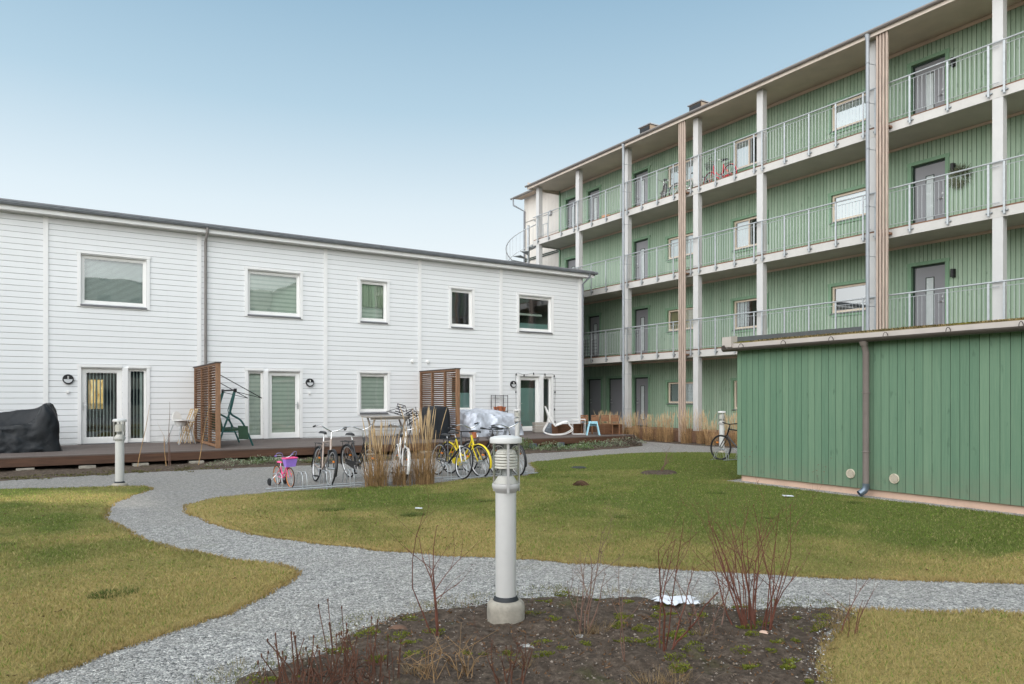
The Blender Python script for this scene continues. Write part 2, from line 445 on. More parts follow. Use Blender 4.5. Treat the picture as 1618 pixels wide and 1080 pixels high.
def sheet(name, poly, res, top, mat, wob=.05, zfun=None, tint=None, base=-.05, soft=.10):
    P = np.array(poly); x0, y0 = P.min(0) - .4; x1, y1 = P.max(0) + .4
    xs = np.arange(x0, x1, res); ys = np.arange(y0, y1, res)
    X, Y = np.meshgrid(xs, ys)
    D = sdist(X, Y, poly) + (fbm(X, Y, 3.1) - .5) * 2 * wob
    Z = base + (top - base) * np.clip(D / soft + .5, 0, 1)
    if zfun is not None: Z = Z + zfun(X, Y) * np.clip(D / .3, 0, 1)
    ny, nx = X.shape; idx = np.arange(nx * ny).reshape(ny, nx)
    keep = (D > -.25); q = keep[:-1, :-1] & keep[1:, :-1] & keep[:-1, 1:] & keep[1:, 1:]
    F = np.stack([idx[:-1, :-1], idx[:-1, 1:], idx[1:, 1:], idx[1:, :-1]], -1)[q]
    V = np.c_[X.ravel(), Y.ravel(), Z.ravel()]
    used = np.unique(F); rm = np.full(nx * ny, -1); rm[used] = np.arange(len(used))
    return np_mesh(name, V[used], rm[F], mat, None if tint is None else tint(V[used, 0], V[used, 1]), True)

# ------------------------------------------------------------------ ground
LAWN_L = [(-9, 16.2), (-3, 16.0), (-.82, 15.51), (.13, 15.01), (.9, 14.84), (1.44, 14.44), (1.44, 14.06), (1.16, 13.45), (.82, 12.7), (.64, 11.77), (.58, 11.17), (.66, 10.24), (.82, 9.22), (1.03, 8.42), (1.25, 7.94), (1.45, 7.47), (1.79, 7.06), (1.92, 6.69), (1.72, 6.3), (1.44, 5.96), (1.08, 5.56), (.75, 5.39), (.51, 5.25), (.35, 5.16), (.09, 4.98), (-.11, 4.83), (-1.5, 3.6), (-3, 2.2), (-9, 0)]
LAWN_C = [(1.59, 11.37), (1.68, 11.68), (2.09, 12.2), (2.74, 12.4), (3.76, 12.4), (4.69, 12.15), (5.36, 11.95), (6.08, 12.15), (7.15, 12.4), (8.25, 12.3), (8.9, 12.9), (10.01, 14.81), (12.59, 15.6), (13.91, 15.73), (15.15, 15.57), (16.49, 14.65), (16.9, 13.6), (16.6, 11.5), (15.2, 11.0), (14.2, 10.2), (13.2, 9.75), (11.0, 9.5), (11.0, -1.5), (9.6, -.3), (8.3, 1.4), (7.07, 2.82), (5.93, 3.73), (5.58, 4.08), (5.02, 4.69), (4.68, 5.09), (4.2, 5.58), (3.88, 5.99), (3.41, 6.43), (2.87, 7.09), (2.48, 7.77), (2.08, 8.47), (1.81, 9.32), (1.62, 10.24), (1.52, 10.87)]
LAWN_R = [(9, -1.2), (7.4, .9), (6.03, 2.4), (5.54, 2.78), (5.09, 3.18), (4.85, 3.11), (4.45, 2.94), (3.95, 2.7), (3.54, 2.5), (2.6, 1.2), (1.5, -3), (9, -4)]
BED = [(5.12, 3.16), (4.55, 3.58), (3.92, 4.32), (3.56, 4.68), (3.05, 4.85), (2.53, 4.94), (1.96, 4.82), (1.72, 4.69), (1.31, 4.45), (.97, 4.31), (.78, 4.15), (.3, 3.3), (-.4, 1.5), (0, 0), (2.2, .4), (3.35, 2.05), (4.05, 2.65), (4.6, 2.88), (5.0, 3.0)]
DECKBED = [(-9, 16.95), (-.9, 17.05), (1.3, 17.35), (3.1, 17.3), (5, 17.1), (8, 17.3), (11.6, 17.25), (13.5, 17.2), (15.5, 17.5), (17.0, 18.1), (17.9, 19.3), (18, 23.3), (-9, 23.3)]
FACBED = [(18.75, -2), (18.6, 6), (18.55, 15), (18.65, 20), (18.85, 22.5), (18.9, 24.2), (19.5, 24.2), (19.5, -2)]

def grass_tint(x, y):
    n = fbm(x, y, .45); m_ = fbm(x + 31, y + 7, 1.7)
    g = np.clip((n - .34) / .26, 0, 1) * .75 + (m_ - .5) * .7 + .22
    # greener beside the shed and at the far left, drier near the path in front
    g = g + np.clip((x - 5.5) / 8, 0, .36) + np.clip((.9 - x) / 4, 0, .22) * (y > 8) - .30 * np.exp(-((x - 4.2) ** 2 + (y - 7.) ** 2) / 7) - .18 * ((x < 2.2) & (y < 7))
    dd = .83 * (x - 1.5) + .557 * (y - 11) + .9
    g = g + np.clip((dd - 1.7) / 6, -.28, .34) * ((x > 1.3) & (y < 15)) - .55 * ((y < 3.4) & (x > 3.3) & (x < 8.5)) - .12
    g = np.clip(g, 0, 1)[:, None]
    return np.array([.475, .385, .155]) * (1 - g) + np.array([.175, .215, .056]) * g

gm = MB(); gm.quad((-300, -300, 0), (300, -300, 0), (300, 300, 0), (-300, 300, 0))
ground = gm.build('gravel_yard', GRAVEL); tag(ground, kind='structure')
tnt = lambda x, y: grass_tint(x, y) * .8
for poly, res in ((LAWN_L, .06), (LAWN_C, .07), (LAWN_R, .05)):
    o = sheet('lawn', poly, res, .022, LAWN, .07, lambda X, Y: (fbm(X, Y, .9) - .5) * .04 + (fbm(X, Y, 4) - .5) * .025, tnt)
    tag(o, kind='structure')
o = sheet('planting_bed', BED, .03, .03, SOIL, .16, lambda X, Y: (fbm(X, Y, 1.1) - .45) * .07 + (fbm(X + 9, Y, 6) - .5) * .07 + (vnoise(X, Y, 22) - .5) * .025, soft=.3)
tag(o, kind='structure')
o = sheet('soil_strip', DECKBED, .07, .02, SOIL, .12, lambda X, Y: (fbm(X, Y, 2) - .5) * .06 + (fbm(X, Y, 8) - .5) * .05, soft=.3); tag(o, kind='structure')
o = sheet('planting_strip', FACBED, .1, .03, SOIL, .06, lambda X, Y: (fbm(X, Y, 2) - .5) * .06, soft=.2); tag(o, kind='structure')

def scatter(poly, dens_k, dmax_d, wmin=4.3):
    P = np.array(poly); x0, y0 = P.min(0); x1, y1 = P.max(0)
    n = int((x1 - x0) * (y1 - y0) * dmax_d)
    x = rng.uniform(x0, x1, n); y = rng.uniform(y0, y1, n)
    d = np.hypot(x, y); p = np.minimum(1, dens_k / np.maximum(d, 1) ** 2 / dmax_d)
    # only what the photo's neighbourhood can see
    r_ = x * .8422 - y * .5392; f_ = x * .5392 + y * .8422
    k = (rng.random(n) < p) & (f_ > 2.2) & (np.abs(r_) < f_ * .95 + .8)
    x, y = x[k], y[k]
    D = sdist(x, y, poly) + (fbm(x, y, 3.1) - .5) * .14
    k = D > -.03
    return x[k], y[k], D[k]

def blades(name, poly, label, dens_k=240000, dmax=8000):
    x, y, D = scatter(poly, dens_k, dmax)
    n = len(x); d = np.hypot(x, y)
    z = .018 + (fbm(x, y, .9) - .5) * .04 + (fbm(x, y, 4) - .5) * .025
    z = np.where(D < .05, .002, z)
    h = rng.uniform(.014, .034, n) * (1 + .5 * (vnoise(x, y, 1.3) - .5)); h *= np.where(D < .06, 1.15, 1)
    a = rng.uniform(0, 2 * np.pi, n); w = np.clip(.00062 * d, .0022, .0075) * rng.uniform(.7, 1.3, n)
    la = rng.uniform(0, 2 * np.pi, n); ln = rng.uniform(.1, 1.25, n) * h
    B = np.c_[x, y, z]; U = np.c_[np.cos(a), np.sin(a), 0 * a] * w[:, None]
    T = B + np.c_[np.cos(la) * ln, np.sin(la) * ln, h]
    V = np.stack([B - U, B + U, T], 1).reshape(-1, 3)
    F = np.arange(3 * n).reshape(-1, 3)
    t = grass_tint(x, y)
    r = rng.random(n)
    t = np.where((r < .13)[:, None], t * .5 + np.array([.60, .48, .24]) * .5, t)
    t = np.where((r > .86)[:, None], np.array([.20, .30, .05]), t)
    edge = np.clip(1 - D / .12, 0, 1)[:, None] * .55
    t = t * (1 - edge) + np.array([.42, .26, .11]) * edge
    t = t * rng.uniform(.76, 1.2, n)[:, None]
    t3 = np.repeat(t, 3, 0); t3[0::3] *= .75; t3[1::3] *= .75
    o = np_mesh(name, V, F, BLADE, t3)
    tag(o, label, 'grass', None, 'stuff'); return o
blades('grass', LAWN_L, 'short yellow green winter grass on the left lawn')
blades('grass', LAWN_C, 'short patchy winter grass of the large lawn in the middle')
blades('grass', LAWN_R, 'dry straw coloured grass in the near right corner')

# loose stones over the near path
def stones(name, n, xr, yr, size, test, label, cols, zf=lambda x, y: 0 * x, cat='gravel'):
    x = rng.uniform(*xr, n); y = rng.uniform(*yr, n)
    k = test(x, y); x, y = x[k], y[k]; n = len(x)
    s = rng.uniform(*size, n) * rng.uniform(.6, 1.2, n); a = rng.uniform(0, 2 * np.pi, n)
    base = np.array([(1, 0, 0), (.2, .8, .05), (-.9, .3, 0), (-.5, -.75, 0), (.5, -.7, .05), (.15, .1, .62), (-.2, -.25, .55)])
    jit = base[None] + rng.normal(0, .16, (n, 7, 3))
    ca, sa = np.cos(a)[:, None], np.sin(a)[:, None]
    vx = jit[..., 0] * ca - jit[..., 1] * sa; vy = jit[..., 0] * sa + jit[..., 1] * ca
    V = np.stack([x[:, None] + vx * s[:, None], y[:, None] + vy * s[:, None], zf(x, y)[:, None] - .002 + jit[..., 2] * s[:, None]], -1).reshape(-1, 3)
    f = np.array([(0, 1, 5), (1, 2, 6), (1, 6, 5), (2, 3, 6), (3, 4, 6), (4, 5, 6), (4, 0, 5)])
    F = (f[None] + (np.arange(n) * 7)[:, None, None]).reshape(-1, 3)
    c = np.array(cols)[rng.integers(0, len(cols), n)] * rng.uniform(.8, 1.2, n)[:, None]
    o = np_mesh(name, V, F, STONEM, np.repeat(c, 7, 0))
    tag(o, label, cat, None, 'stuff'); return o
polys = (LAWN_L, LAWN_C, LAWN_R)
def on_edge(x, y): 
    dd = sdist(x, y, BED); return (dd > -.1) & (rng.random(len(x)) < np.exp(-np.maximum(dd, 0) / .16))
def on_path(x, y):
    r_ = x * .8422 - y * .5392; f_ = x * .5392 + y * .8422
    k = (f_ > 2.5) & (np.abs(r_) < f_ * .9 + .5) & (sdist(x, y, BED) < .12) & (rng.random(len(x)) < np.minimum(1, 30 / (x * x + y * y)))
    for p in polys: k &= sdist(x, y, p) < .02
    return k
GCOL = [(.45, .445, .43), (.34, .34, .335), (.58, .565, .535), (.17, .17, .175), (.25, .25, .25), (.68, .665, .63), (.37, .345, .31)]
stones('gravel', 330000, (-2, 8), (1, 11), (.0032, .0078), on_path, 'small grey crushed stones loose on the winding path', GCOL)
bz = lambda X, Y: .03 + (fbm(X, Y, 1.1) - .45) * .07 + (fbm(X + 9, Y, 6) - .5) * .07
stones('soil_crumbs', 26000, (-.3, 5.2), (1.2, 5), (.003, .011), lambda x, y: sdist(x, y, BED) > .08,
       'dark crumbs of soil and bark on the planting bed', [(.05, .04, .033), (.09, .07, .055), (.14, .105, .08), (.18, .135, .10), (.25, .21, .175)], bz, 'soil')
stones('gravel', 42000, (-.5, 5.4), (1, 5.3), (.003, .008), on_edge, 'grey stones spilled from the path into the edge of the bed', GCOL, lambda x, y: np.where(sdist(x, y, BED) > .05, bz(x, y), .004))
# moss and leaf litter
def tufts(name, spots, n, rad, hgt, wid, col, label, cat, zf, spread=1.):
    V = []; T = []
    for cx, cy, s in spots:
        m = int(n * s)
        a = rng.uniform(0, 2 * np.pi, m); rr = np.sqrt(rng.random(m)) * rad * s
        x = cx + np.cos(a) * rr * 1.3; y = cy + np.sin(a) * rr
        z = zf(x, y); h = rng.uniform(.4, 1, m) * hgt
        b = rng.uniform(0, 2 * np.pi, m); l = rng.uniform(0, spread, m) * h
        B = np.c_[x, y, z]; U = np.c_[np.cos(b), np.sin(b), 0 * b] * wid
        Tp = B + np.c_[np.cos(a) * l, np.sin(a) * l, h]
        V.append(np.stack([B - U, B + U, Tp], 1).reshape(-1, 3))
        c = np.array(col) * rng.uniform(.6, 1.4, (m, 1)); T.append(np.repeat(c, 3, 0))
    V = np.concatenate(V); T = np.concatenate(T)
    return tag(np_mesh(name, V, np.arange(len(V)).reshape(-1, 3), BLADE, T), label, cat, None, 'stuff')
ms = []
for i in range(300):
    t = rng.random(2); x = .6 + t[0] * 4.3; y = 1.8 + t[1] * 3.1
    if sdist(np.array([x]), np.array([y]), BED)[0] > .1 and fbm(np.array([x]), np.array([y]), 1.6)[0] > .47 - .1 * (x > 2.4 and y < 3.4): ms.append((x, y, rng.uniform(.25, .8)))
tufts('moss', ms, 220, .085, .014, .006, (.17, .19, .03), 'bright green moss cushions on the dark planting bed', 'moss', bz)
gs = [(2.74, 2.86, 1.0), (2.9, 2.84, .8), (3.02, 3.80, .7), (3.12, 3.76, .5), (1.72, 3.72, .5), (4.7, 3.02, .6), (4.45, 2.95, .5), (2.35, 3.5, .3), (3.6, 3.3, .3)]
tufts('dry_grass', gs, 110, .12, .09, .0016, (.30, .21, .11), 'tufts of pale dry grass in the planting bed', 'dry grass', bz, 1.3)
def edge_test(x, y): return (np.abs(sdist(x, y, BED)) < .28) & (fbm(x, y, 2.3) > .42)
xs_ = rng.uniform(0, 5.2, 9000); ys_ = rng.uniform(1.5, 5.2, 9000); k_ = edge_test(xs_, ys_)
tufts('weeds', [(a, b, 1) for a, b in zip(xs_[k_], ys_[k_])], 3, .03, .022, .003, (.14, .15, .04), 'low weeds creeping between the path and the bed', 'weeds', lambda x, y: 0 * x + .006)
es = [(a, b, rng.uniform(.4, 1.)) for a, b in zip(rng.uniform(.2, 5.2, 900), rng.uniform(1.6, 5.2, 900)) if abs(sdist(np.array([a]), np.array([b]), BED)[0] + .02) < .16]
tufts('dry_grass', es, 26, .09, .05, .0016, (.27, .22, .10), 'thin dry grass fraying the edge of the planting bed', 'dry grass', lambda x, y: np.maximum(.004, np.where(sdist(x, y, BED) > .02, bz(x, y) - .01, .004)), 1.4)
lf = [(a, b, 1) for a, b in zip(rng.uniform(.3, 5, 1500), rng.uniform(1.3, 4.8, 1500)) if sdist(np.array([a]), np.array([b]), BED)[0] > .06]
tufts('leaf_litter', lf, 3, .05, .02, .008, (.17, .095, .05), 'brown dead leaf scraps on the planting bed', 'leaves', bz, 2.5)
fl = [(a, b, 1) for a, b in zip(rng.uniform(-4, 10.5, 420), rng.uniform(2, 15, 420)) if max(sdist(np.array([a]), np.array([b]), p_)[0] for p_ in (LAWN_L, LAWN_C, LAWN_R)) > .1]
tufts('fallen_leaves', fl, 3, .02, .012, .012, (.10, .055, .03), 'small brown fallen leaves scattered over the lawns', 'leaves', lambda x, y: .035 + 0 * x, 3.)
dg = [(a, b, rng.uniform(.5, 1.2)) for a, b in ((7.3, 8.6), (5.6, 9.5), (9.3, 8.2), (6.4, 7.2), (4.1, 8.9), (8.6, 11.5), (3.3, 9.9), (-.5, 9.4), (-.9, 7.2), (.4, 6.6), (10.2, 6.3), (7.9, 6.1))]
tufts('dark_grass', dg, 340, .13, .035, .004, (.10, .135, .04), 'darker green clumps of coarse grass in the lawn', 'grass', lambda x, y: .02 + 0 * x, 1.2)
gl = []
for cx, cy in ((-.6, 17.3), (.4, 17.4), (1.2, 17.5), (2.3, 17.5), (5.4, 17.5), (6.3, 17.6), (7.2, 17.7), (8.3, 17.7), (9.3, 17.8)):
    for i in range(16): gl.append((cx + rng.normal(0, .5), cy + rng.normal(0, .22), rng.uniform(.3, .9)))
tufts('weeds', gl, 30, .12, .05, .012, (.13, .12, .05), 'sparse weeds in the soil strip before the deck', 'weeds', lambda x, y: .01 + 0 * x, 1.5)

# ------------------------------------------------------------------ the white row house
W = 23.4
house = thing('row_house', 'long two storey house clad in white horizontal boards with a grey eave', 'house', (8, 28, 0))
UP = [(.61, 2.26, 'venetian'), (5.10, 6.75, 'pleated'), (8.80, 9.78, 'curtain'), (12.29, 13.20, 'dark'), (15.28, 16.86, 'half')]
LOW = [(8.78, 9.80, 1.16, 2.47, 'pleated'), (12.29, 13.23, 1.18, 2.48, 'frost')]
DOORS = [(.62, 1.63, 1.79, 2.26, 'vertical', 'vertical', 1), (5.74, 6.74, 5.11, 5.58, 'pleated', 'pleated', -1), (15.30, 16.26, 16.45, 16.85, 'frostdoor', 'dark', 1)]
opens = [(a, b, 4.30, 5.66) for a, b, _ in UP] + [(a, b, c, d) for a, b, c, d, _ in LOW]
for d in DOORS: opens += [(d[0], d[1], .30, 2.47), (d[2], d[3], .30, 2.47)]
opens += [(-6.2, -4.6, 4.3, 5.66), (-5.6, -4.2, .3, 2.47)]
mb = MB()
p = .16; z = .02
while z < 6.62:
    za, zb = z, min(z + p, 6.62)
    cuts = sorted({za, zb} | {q for o in opens for q in (o[2], o[3]) if za < q < zb})
    for a, b in zip(cuts[:-1], cuts[1:]):
        mid = (a + b) / 2
        ya = W - .024 + .006 * (a - za) / p; yb = W - .024 + .006 * (b - za) / p
        ag = a + .009 if a == za else a; ya = W - .024 + .006 * (ag - za) / p
        for x0, x1 in interval_sub(-9, 18.36, [(o[0], o[1]) for o in opens if o[2] < mid < o[3]]):
            mb.quad((x0, ya, ag), (x1, ya, ag), (x1, yb, b), (x0, yb, b))
            if a == za: mb.quad((x0, W - .004, a), (x1, W - .004, a), (x1, ya, ag), (x0, ya, ag), 1)
    z += p
mb.quad((18.4, W, 0), (18.4, 33, 0), (18.4, 33, 6.7), (18.4, W, 6.7)); mb.quad((-9, 33, 0), (-9, W, 0), (-9, W, 6.7), (-9, 33, 6.7))
for a_, b_, c_, d_ in ((-9, 1.08, 0, 6.7), (1.70, 18.4, 0, 6.7), (1.08, 1.70, 0, 1.15), (1.08, 1.70, 2.42, 6.7)): mb.quad((b_, 33, c_), (a_, 33, c_), (a_, 33, d_), (b_, 33, d_))
mb.build('wall', [WHITE, mk('grey_board_joint', (.36, .355, .35), .9)], house)
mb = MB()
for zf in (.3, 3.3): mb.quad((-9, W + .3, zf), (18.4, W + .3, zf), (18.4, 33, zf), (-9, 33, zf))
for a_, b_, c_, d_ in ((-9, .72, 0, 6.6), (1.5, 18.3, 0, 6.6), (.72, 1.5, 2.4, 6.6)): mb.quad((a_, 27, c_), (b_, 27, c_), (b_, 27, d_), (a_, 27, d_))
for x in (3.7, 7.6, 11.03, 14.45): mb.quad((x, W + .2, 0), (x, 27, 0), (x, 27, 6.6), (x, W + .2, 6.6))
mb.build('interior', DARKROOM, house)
q = MB(); q.box(1.08, 1.13, 32.9, 32.99, 1.15, 2.42); q.box(1.65, 1.70, 32.9, 32.99, 1.15, 2.42); q.box(1.13, 1.65, 32.9, 32.99, 1.15, 1.2); q.box(1.13, 1.65, 32.9, 32.99, 2.37, 2.42); q.box(1.365, 1.415, 32.9, 32.99, 1.2, 2.37)
rw = q.build('rear_window', PVC, house)
def golden_view_mat():
    m, nt, out = newmat('golden_view_tint'); tc = N(nt, 'ShaderNodeTexCoord').outputs['Object']
    c = ramp(nt, noise(nt, mapping(nt, tc, (3, 1, .8)), 2.6, 5, .7, 1.), [(.35, (.42, .22, .06)), (.5, (.85, .58, .22)), (.68, (1., .86, .55))])
    t_ = N(nt, 'ShaderNodeBsdfTransparent'); L(nt, c, t_.inputs[0]); L(nt, t_.outputs[0], out.inputs[0]); return m
q = MB(); q.quad((1.13, 32.93, 1.2), (1.65, 32.93, 1.2), (1.65, 32.93, 2.37), (1.13, 32.93, 2.37)); q.build('golden_view_sheet', golden_view_mat(), rw)  # amber sheet stands in for sunlit trees; golden light put into its colour
for x in (-.21, 3.69, 7.59, 11.03, 14.46, -4.1):
    t = MB(); t.box(x - .06, x + .06, W - .05, W - .0245, .05, 6.6); t.build('trim_board', TRIM, house)
t = MB(); t.box(18.21, 18.42, W - .05, W - .0245, .05, 6.6); t.box(18.405, 18.43, W - .05, W + .12, .05, 6.6); t.build('corner_board', TRIM, house)

def blind(kind, x0, x1, z0, z1, par, y=W + .17):
    b = MB()
    if kind == 'venetian':
        z = z0
        while z < z1: b.quad((x0, y, z), (x1, y, z), (x1, y + .02, z + .027), (x0, y + .02, z + .027)); z += .034
        b.build('venetian_blind', BLIND_V, par)
    elif kind == 'pleated':
        z = z0; k = 0; pp = .135
        while z < z1:
            b.quad((x0, y, z), (x1, y, z), (x1, y + .006, min(z + pp * .62, z1)), (x0, y + .006, min(z + pp * .62, z1)), 0)
            if z + pp * .62 < z1: b.quad((x0, y + .006, z + pp * .62), (x1, y + .006, z + pp * .62), (x1, y, min(z + pp, z1)), (x0, y, min(z + pp, z1)), 1)
            z += pp
        b.build('pleated_blind', [BLIND_L, BLIND_D], par)
    elif kind == 'vertical':
        x = x0 + .02
        while x < x1 - .02:
            wv = .03 if random.random() < .75 else .07
            b.quad((x, y, z0), (x + wv, y + .03, z0), (x + wv, y + .03, z1), (x, y, z1)); x += .085
        b.build('vertical_blind', BLIND_V, par)
    elif kind == 'curtain':
        n = 26
        for i in range(n):
            xa = x0 + (x1 - x0) * i / n; xb = x0 + (x1 - x0) * (i + 1) / n
            ya = y + .025 * math.sin(i * 1.9); yb = y + .025 * math.sin((i + 1) * 1.9)
            b.quad((xa, ya, z0 + .45), (xb, yb, z0 + .45), (xb, yb, z1), (xa, ya, z1))
        b.build('curtain', CURT, par)
        blind('pleated', x0, x1, z0, z0 + .5, par, y + .05)
    elif kind in ('frost', 'frostdoor', 'half'):
        f = {'frost': .5, 'frostdoor': .81, 'half': .2}[kind]
        b.quad((x0, y - .035, z0), (x1, y - .035, z0), (x1, y - .035, z0 + (z1 - z0) * f), (x0, y - .035, z0 + (z1 - z0) * f)); b.build('frosted_film', FROST, par)
        if kind == 'half':
            c = MB(); c.box(x0 + .1, x1, y + .4, y + .45, z0 + .62, z0 + .70); c.build('curtain_rail', BLIND_D, par)
    elif kind == 'white':
        b.quad((x0, y, z0), (x1, y, z0), (x1, y, z1), (x0, y, z1)); b.build('roller_blind', BLIND_W, par)

def wwin(x0, x1, z0, z1, kind, name='window', door=False, fw=.065, casing=True, left=True, right=True):
    c = MB(); cw = .085; yo, yi = W - .052, W + .13
    if casing:
        if left: c.box(x0 - cw, x0, yo, W - .005, z0 - (0 if door else .1), z1 + .03)
        if right: c.box(x1, x1 + cw, yo, W - .005, z0 - (0 if door else .1), z1 + .03)
        c.box(x0 - (cw + .02 if left else 0), x1 + (cw + .02 if right else 0), yo - .006, W - .005, z1 + .0305, z1 + .11)
        if not door: c.box(x0, x1, yo + .004, W - .005, z0 - .12, z0 - .045)
    for xa, xb in ((x0 - .012, x0), (x1, x1 + .012)): c.box(xa, xb, W - .004, yi, z0, z1)
    c.box(x0, x1, W - .0045, yi, z1, z1 + .03); c.box(x0, x1, W + .02, yi, z0 - .03, z0)
    w = c.build(name, TRIM, house)
    f = MB(); ya, yb = W + .05, W + .115; e = .002
    zb = z0 + .0
    f.box(x0 + e, x0 + fw, ya, yb, zb, z1 - e); f.box(x1 - fw, x1 - e, ya, yb, zb, z1 - e)
    f.box(x0 + fw, x1 - fw, ya, yb, z1 - fw, z1 - e); f.box(x0 + fw, x1 - fw, ya, yb, zb, zb + fw + (.05 if door else 0))
    g = .028   # inner sash line
    f.box(x0 + fw, x0 + fw + g, ya + .015, yb - .005, zb + fw, z1 - fw); f.box(x1 - fw - g, x1 - fw, ya + .015, yb - .005, zb + fw, z1 - fw)
    f.box(x0 + fw + g, x1 - fw - g, ya + .015, yb - .005, z1 - fw - g, z1 - fw); f.box(x0 + fw + g, x1 - fw - g, ya + .015, yb - .005, zb + fw, zb + fw + g + (.05 if door else 0))
    f.build('frame', PVC, w)
    gm_ = MB(); gm_.quad((x0 + fw, W + .09, z0 + fw), (x1 - fw, W + .09, z0 + fw), (x1 - fw, W + .09, z1 - fw), (x0 + fw, W + .09, z1 - fw)); gm_.build('pane', GLASS, w)
    if not door:
        s = MB(); s.add([(x0 - .01, W - .075, z0 - .05), (x1 + .01, W - .075, z0 - .05), (x1 + .01, W + .05, z0 + .003), (x0 - .01, W + .05, z0 + .003),
                         (x0 - .01, W - .075, z0 - .09), (x1 + .01, W - .075, z0 - .09)], [(0, 1, 2, 3), (4, 5, 1, 0)]); s.build('sill', SILLM, w)
    if kind != 'dark': blind(kind, x0 + fw, x1 - fw, z0 + .05, z1 - .05, w)
    return w
for a, b, k in UP: wwin(a, b, 4.30, 5.66, k)
for a, b, c, d, k in LOW: wwin(a, b, c, d, k)
wwin(-6.2, -4.6, 4.3, 5.66, 'pleated')
for a, b, c, d, k, k2, side in DOORS:
    dl = a < c
    w = wwin(a, b, .34, 2.47, k, 'patio_door', True, .10, True, dl, not dl)
    hx = a + .05 if side == 1 and a < c else b - .05
    h = MB(); h.box(hx - .018, hx + .018, W + .03, W + .049, 1.28, 1.5); h.tube([(hx, W + .04, 1.42), (hx, W - .01, 1.42), (hx + (.1 if hx < (a + b) / 2 else -.1), W - .012, 1.42)], .01, 6); h.build('handle', STEEL, w)
    s = wwin(c, d, .34, 2.47, k2, 'side_window', True, .035, True, not dl, dl)
    m_ = MB(); lo, hi = (b, c) if dl else (d, a)
    m_.box(lo + .012, hi - .012, W - .058, W - .006, .34, 2.50); m_.build('mullion_board', TRIM, w)
    th = MB(); th.box(min(a, c), max(b, d), W - .03, W + .05, .322, .34); th.build('threshold', SILLM, w)
wwin(-5.6, -4.2, .34, 2.47, 'vertical', 'patio_door', True, .1)
# eave
e = MB(); e.box(-9.2, 18.75, W - .30, W + .02, 6.62, 6.66); e.build('soffit', TRIM, house)
e = MB(); e.box(-9.2, 18.8, W - .335, W - .302, 6.61, 6.74); e.build('fascia', TRIM, house)
e = MB(); e.add([(-9.2, W - .34, 6.86), (18.86, W - .34, 6.86), (18.86, 28.2, 7.15), (-9.2, 28.2, 7.15), (-9.2, 33.4, 6.86), (18.86, 33.4, 6.86)], [(0, 1, 2, 3), (3, 2, 5, 4)])
e.box(-9.2, 18.86, W - .39, W - .338, 6.83, 6.875); e.box(18.78, 18.86, W - .337, 33.4, 6.70, 6.856)
rf = e.build('roof', ROOFM, house)
e = MB(); n = 10
for i in range(n):
    a0 = math.pi * i / n; a1 = math.pi * (i + 1) / n; c_ = (W - .405, 6.80); r_ = .07
    e.quad((-9.2, c_[0] - r_ * math.cos(a0), c_[1] - r_ * math.sin(a0)), (18.9, c_[0] - r_ * math.cos(a0), c_[1] - r_ * math.sin(a0)),
           (18.9, c_[0] - r_ * math.cos(a1), c_[1] - r_ * math.sin(a1)), (-9.2, c_[0] - r_ * math.cos(a1), c_[1] - r_ * math.sin(a1)))
e.cyl((18.9, W - .405, 6.80), (18.91, W - .405, 6.80), .07, n=14)
e.build('gutter', GUTTER_G, rf)
def whpipe(x, ztop=6.74, xe=None, mat=PIPE_B):
    d = MB(); xe = x if xe is None else xe
    d.tube([(xe, W - .405, ztop), (xe, W - .40, ztop - .12), (x, W - .10, ztop - .38), (x, W - .10, .4)], .042, 10)
    for zz in (5.4, 3.4, 1.4): d.torus((x, W - .10, zz), (0, 0, 1), .045, .008, 16, 5); d.box(x - .012, x + .012, W - .06, W - .01, zz - .012, zz + .012)
    d.build('downpipe', mat, house, True)
whpipe(3.86); whpipe(18.40, xe=18.52, mat=GUTTER_G)
def lamp(x, z, glyph):
    l = MB(); l.lathe([(0, .0), (.135, .0), (.135, .05), (.12, .07), (.112, .07), (.112, .06), (0, .06)], (x, W - .025, z), 28, axis='y')
    # the upper half is a dark plate
    pts = [(x + .11 * math.cos(math.pi * i / 14), W - .089, z + .11 * math.sin(math.pi * i / 14)) for i in range(15)]
    l.add(pts, [tuple(range(15))]); w = l.build('wall_lamp', BLACKP, house, True)
    d = MB(); pts = [(x + .105 * math.cos(math.pi * i / 14), W - .088, z - .105 * math.sin(math.pi * i / 14)) for i in range(15)]
    d.add(pts, [tuple(range(14, -1, -1))]); d.build('diffuser', mk_diff, w)
    g = MB(); y = W - .0925
    for a, b, c, d_ in glyph: g.box(x + a, x + b, y, y + .003, z + c, z + d_)
    g.build('house_number', WPLAST, w)
mk_diff = mk('milky_lamp_diffuser', (.55, .56, .57), .4, var=.05)
ONE = [(-.012, .012, .015, .085), (-.024, -.012, .065, .08)]
lamp(.31, 2.15, [(-.018, .018, .075, .085), (-.018, -.006, .015, .085), (.006, .018, .015, .085), (-.018, .018, .045, .055), (-.018, .018, .012, .022)])
lamp(7.06, 2.14, ONE); lamp(15.01, 2.17, ONE + [(.012, .03, .03, .04)])
for x, z_ in ((.30, 1.79), (7.05, 1.78)):
    s = MB(); s.box(x - .035, x + .035, W - .07, W - .02, z_ - .02, z_ + .045); s.box(x - .03, x + .03, W - .065, W - .022, z_ - .034, z_ - .0205); s.build('sensor_box', WPLAST, house, bevel=.006)
for x in (10.74, 11.34):
    s = MB(); s.lathe([(0, .0), (.06, 0), (.06, .06), (.045, .08), (0, .08)], (x, W - .02, 2.94), 18, axis='y'); s.build('vent_cap', WPLAST, house, True)

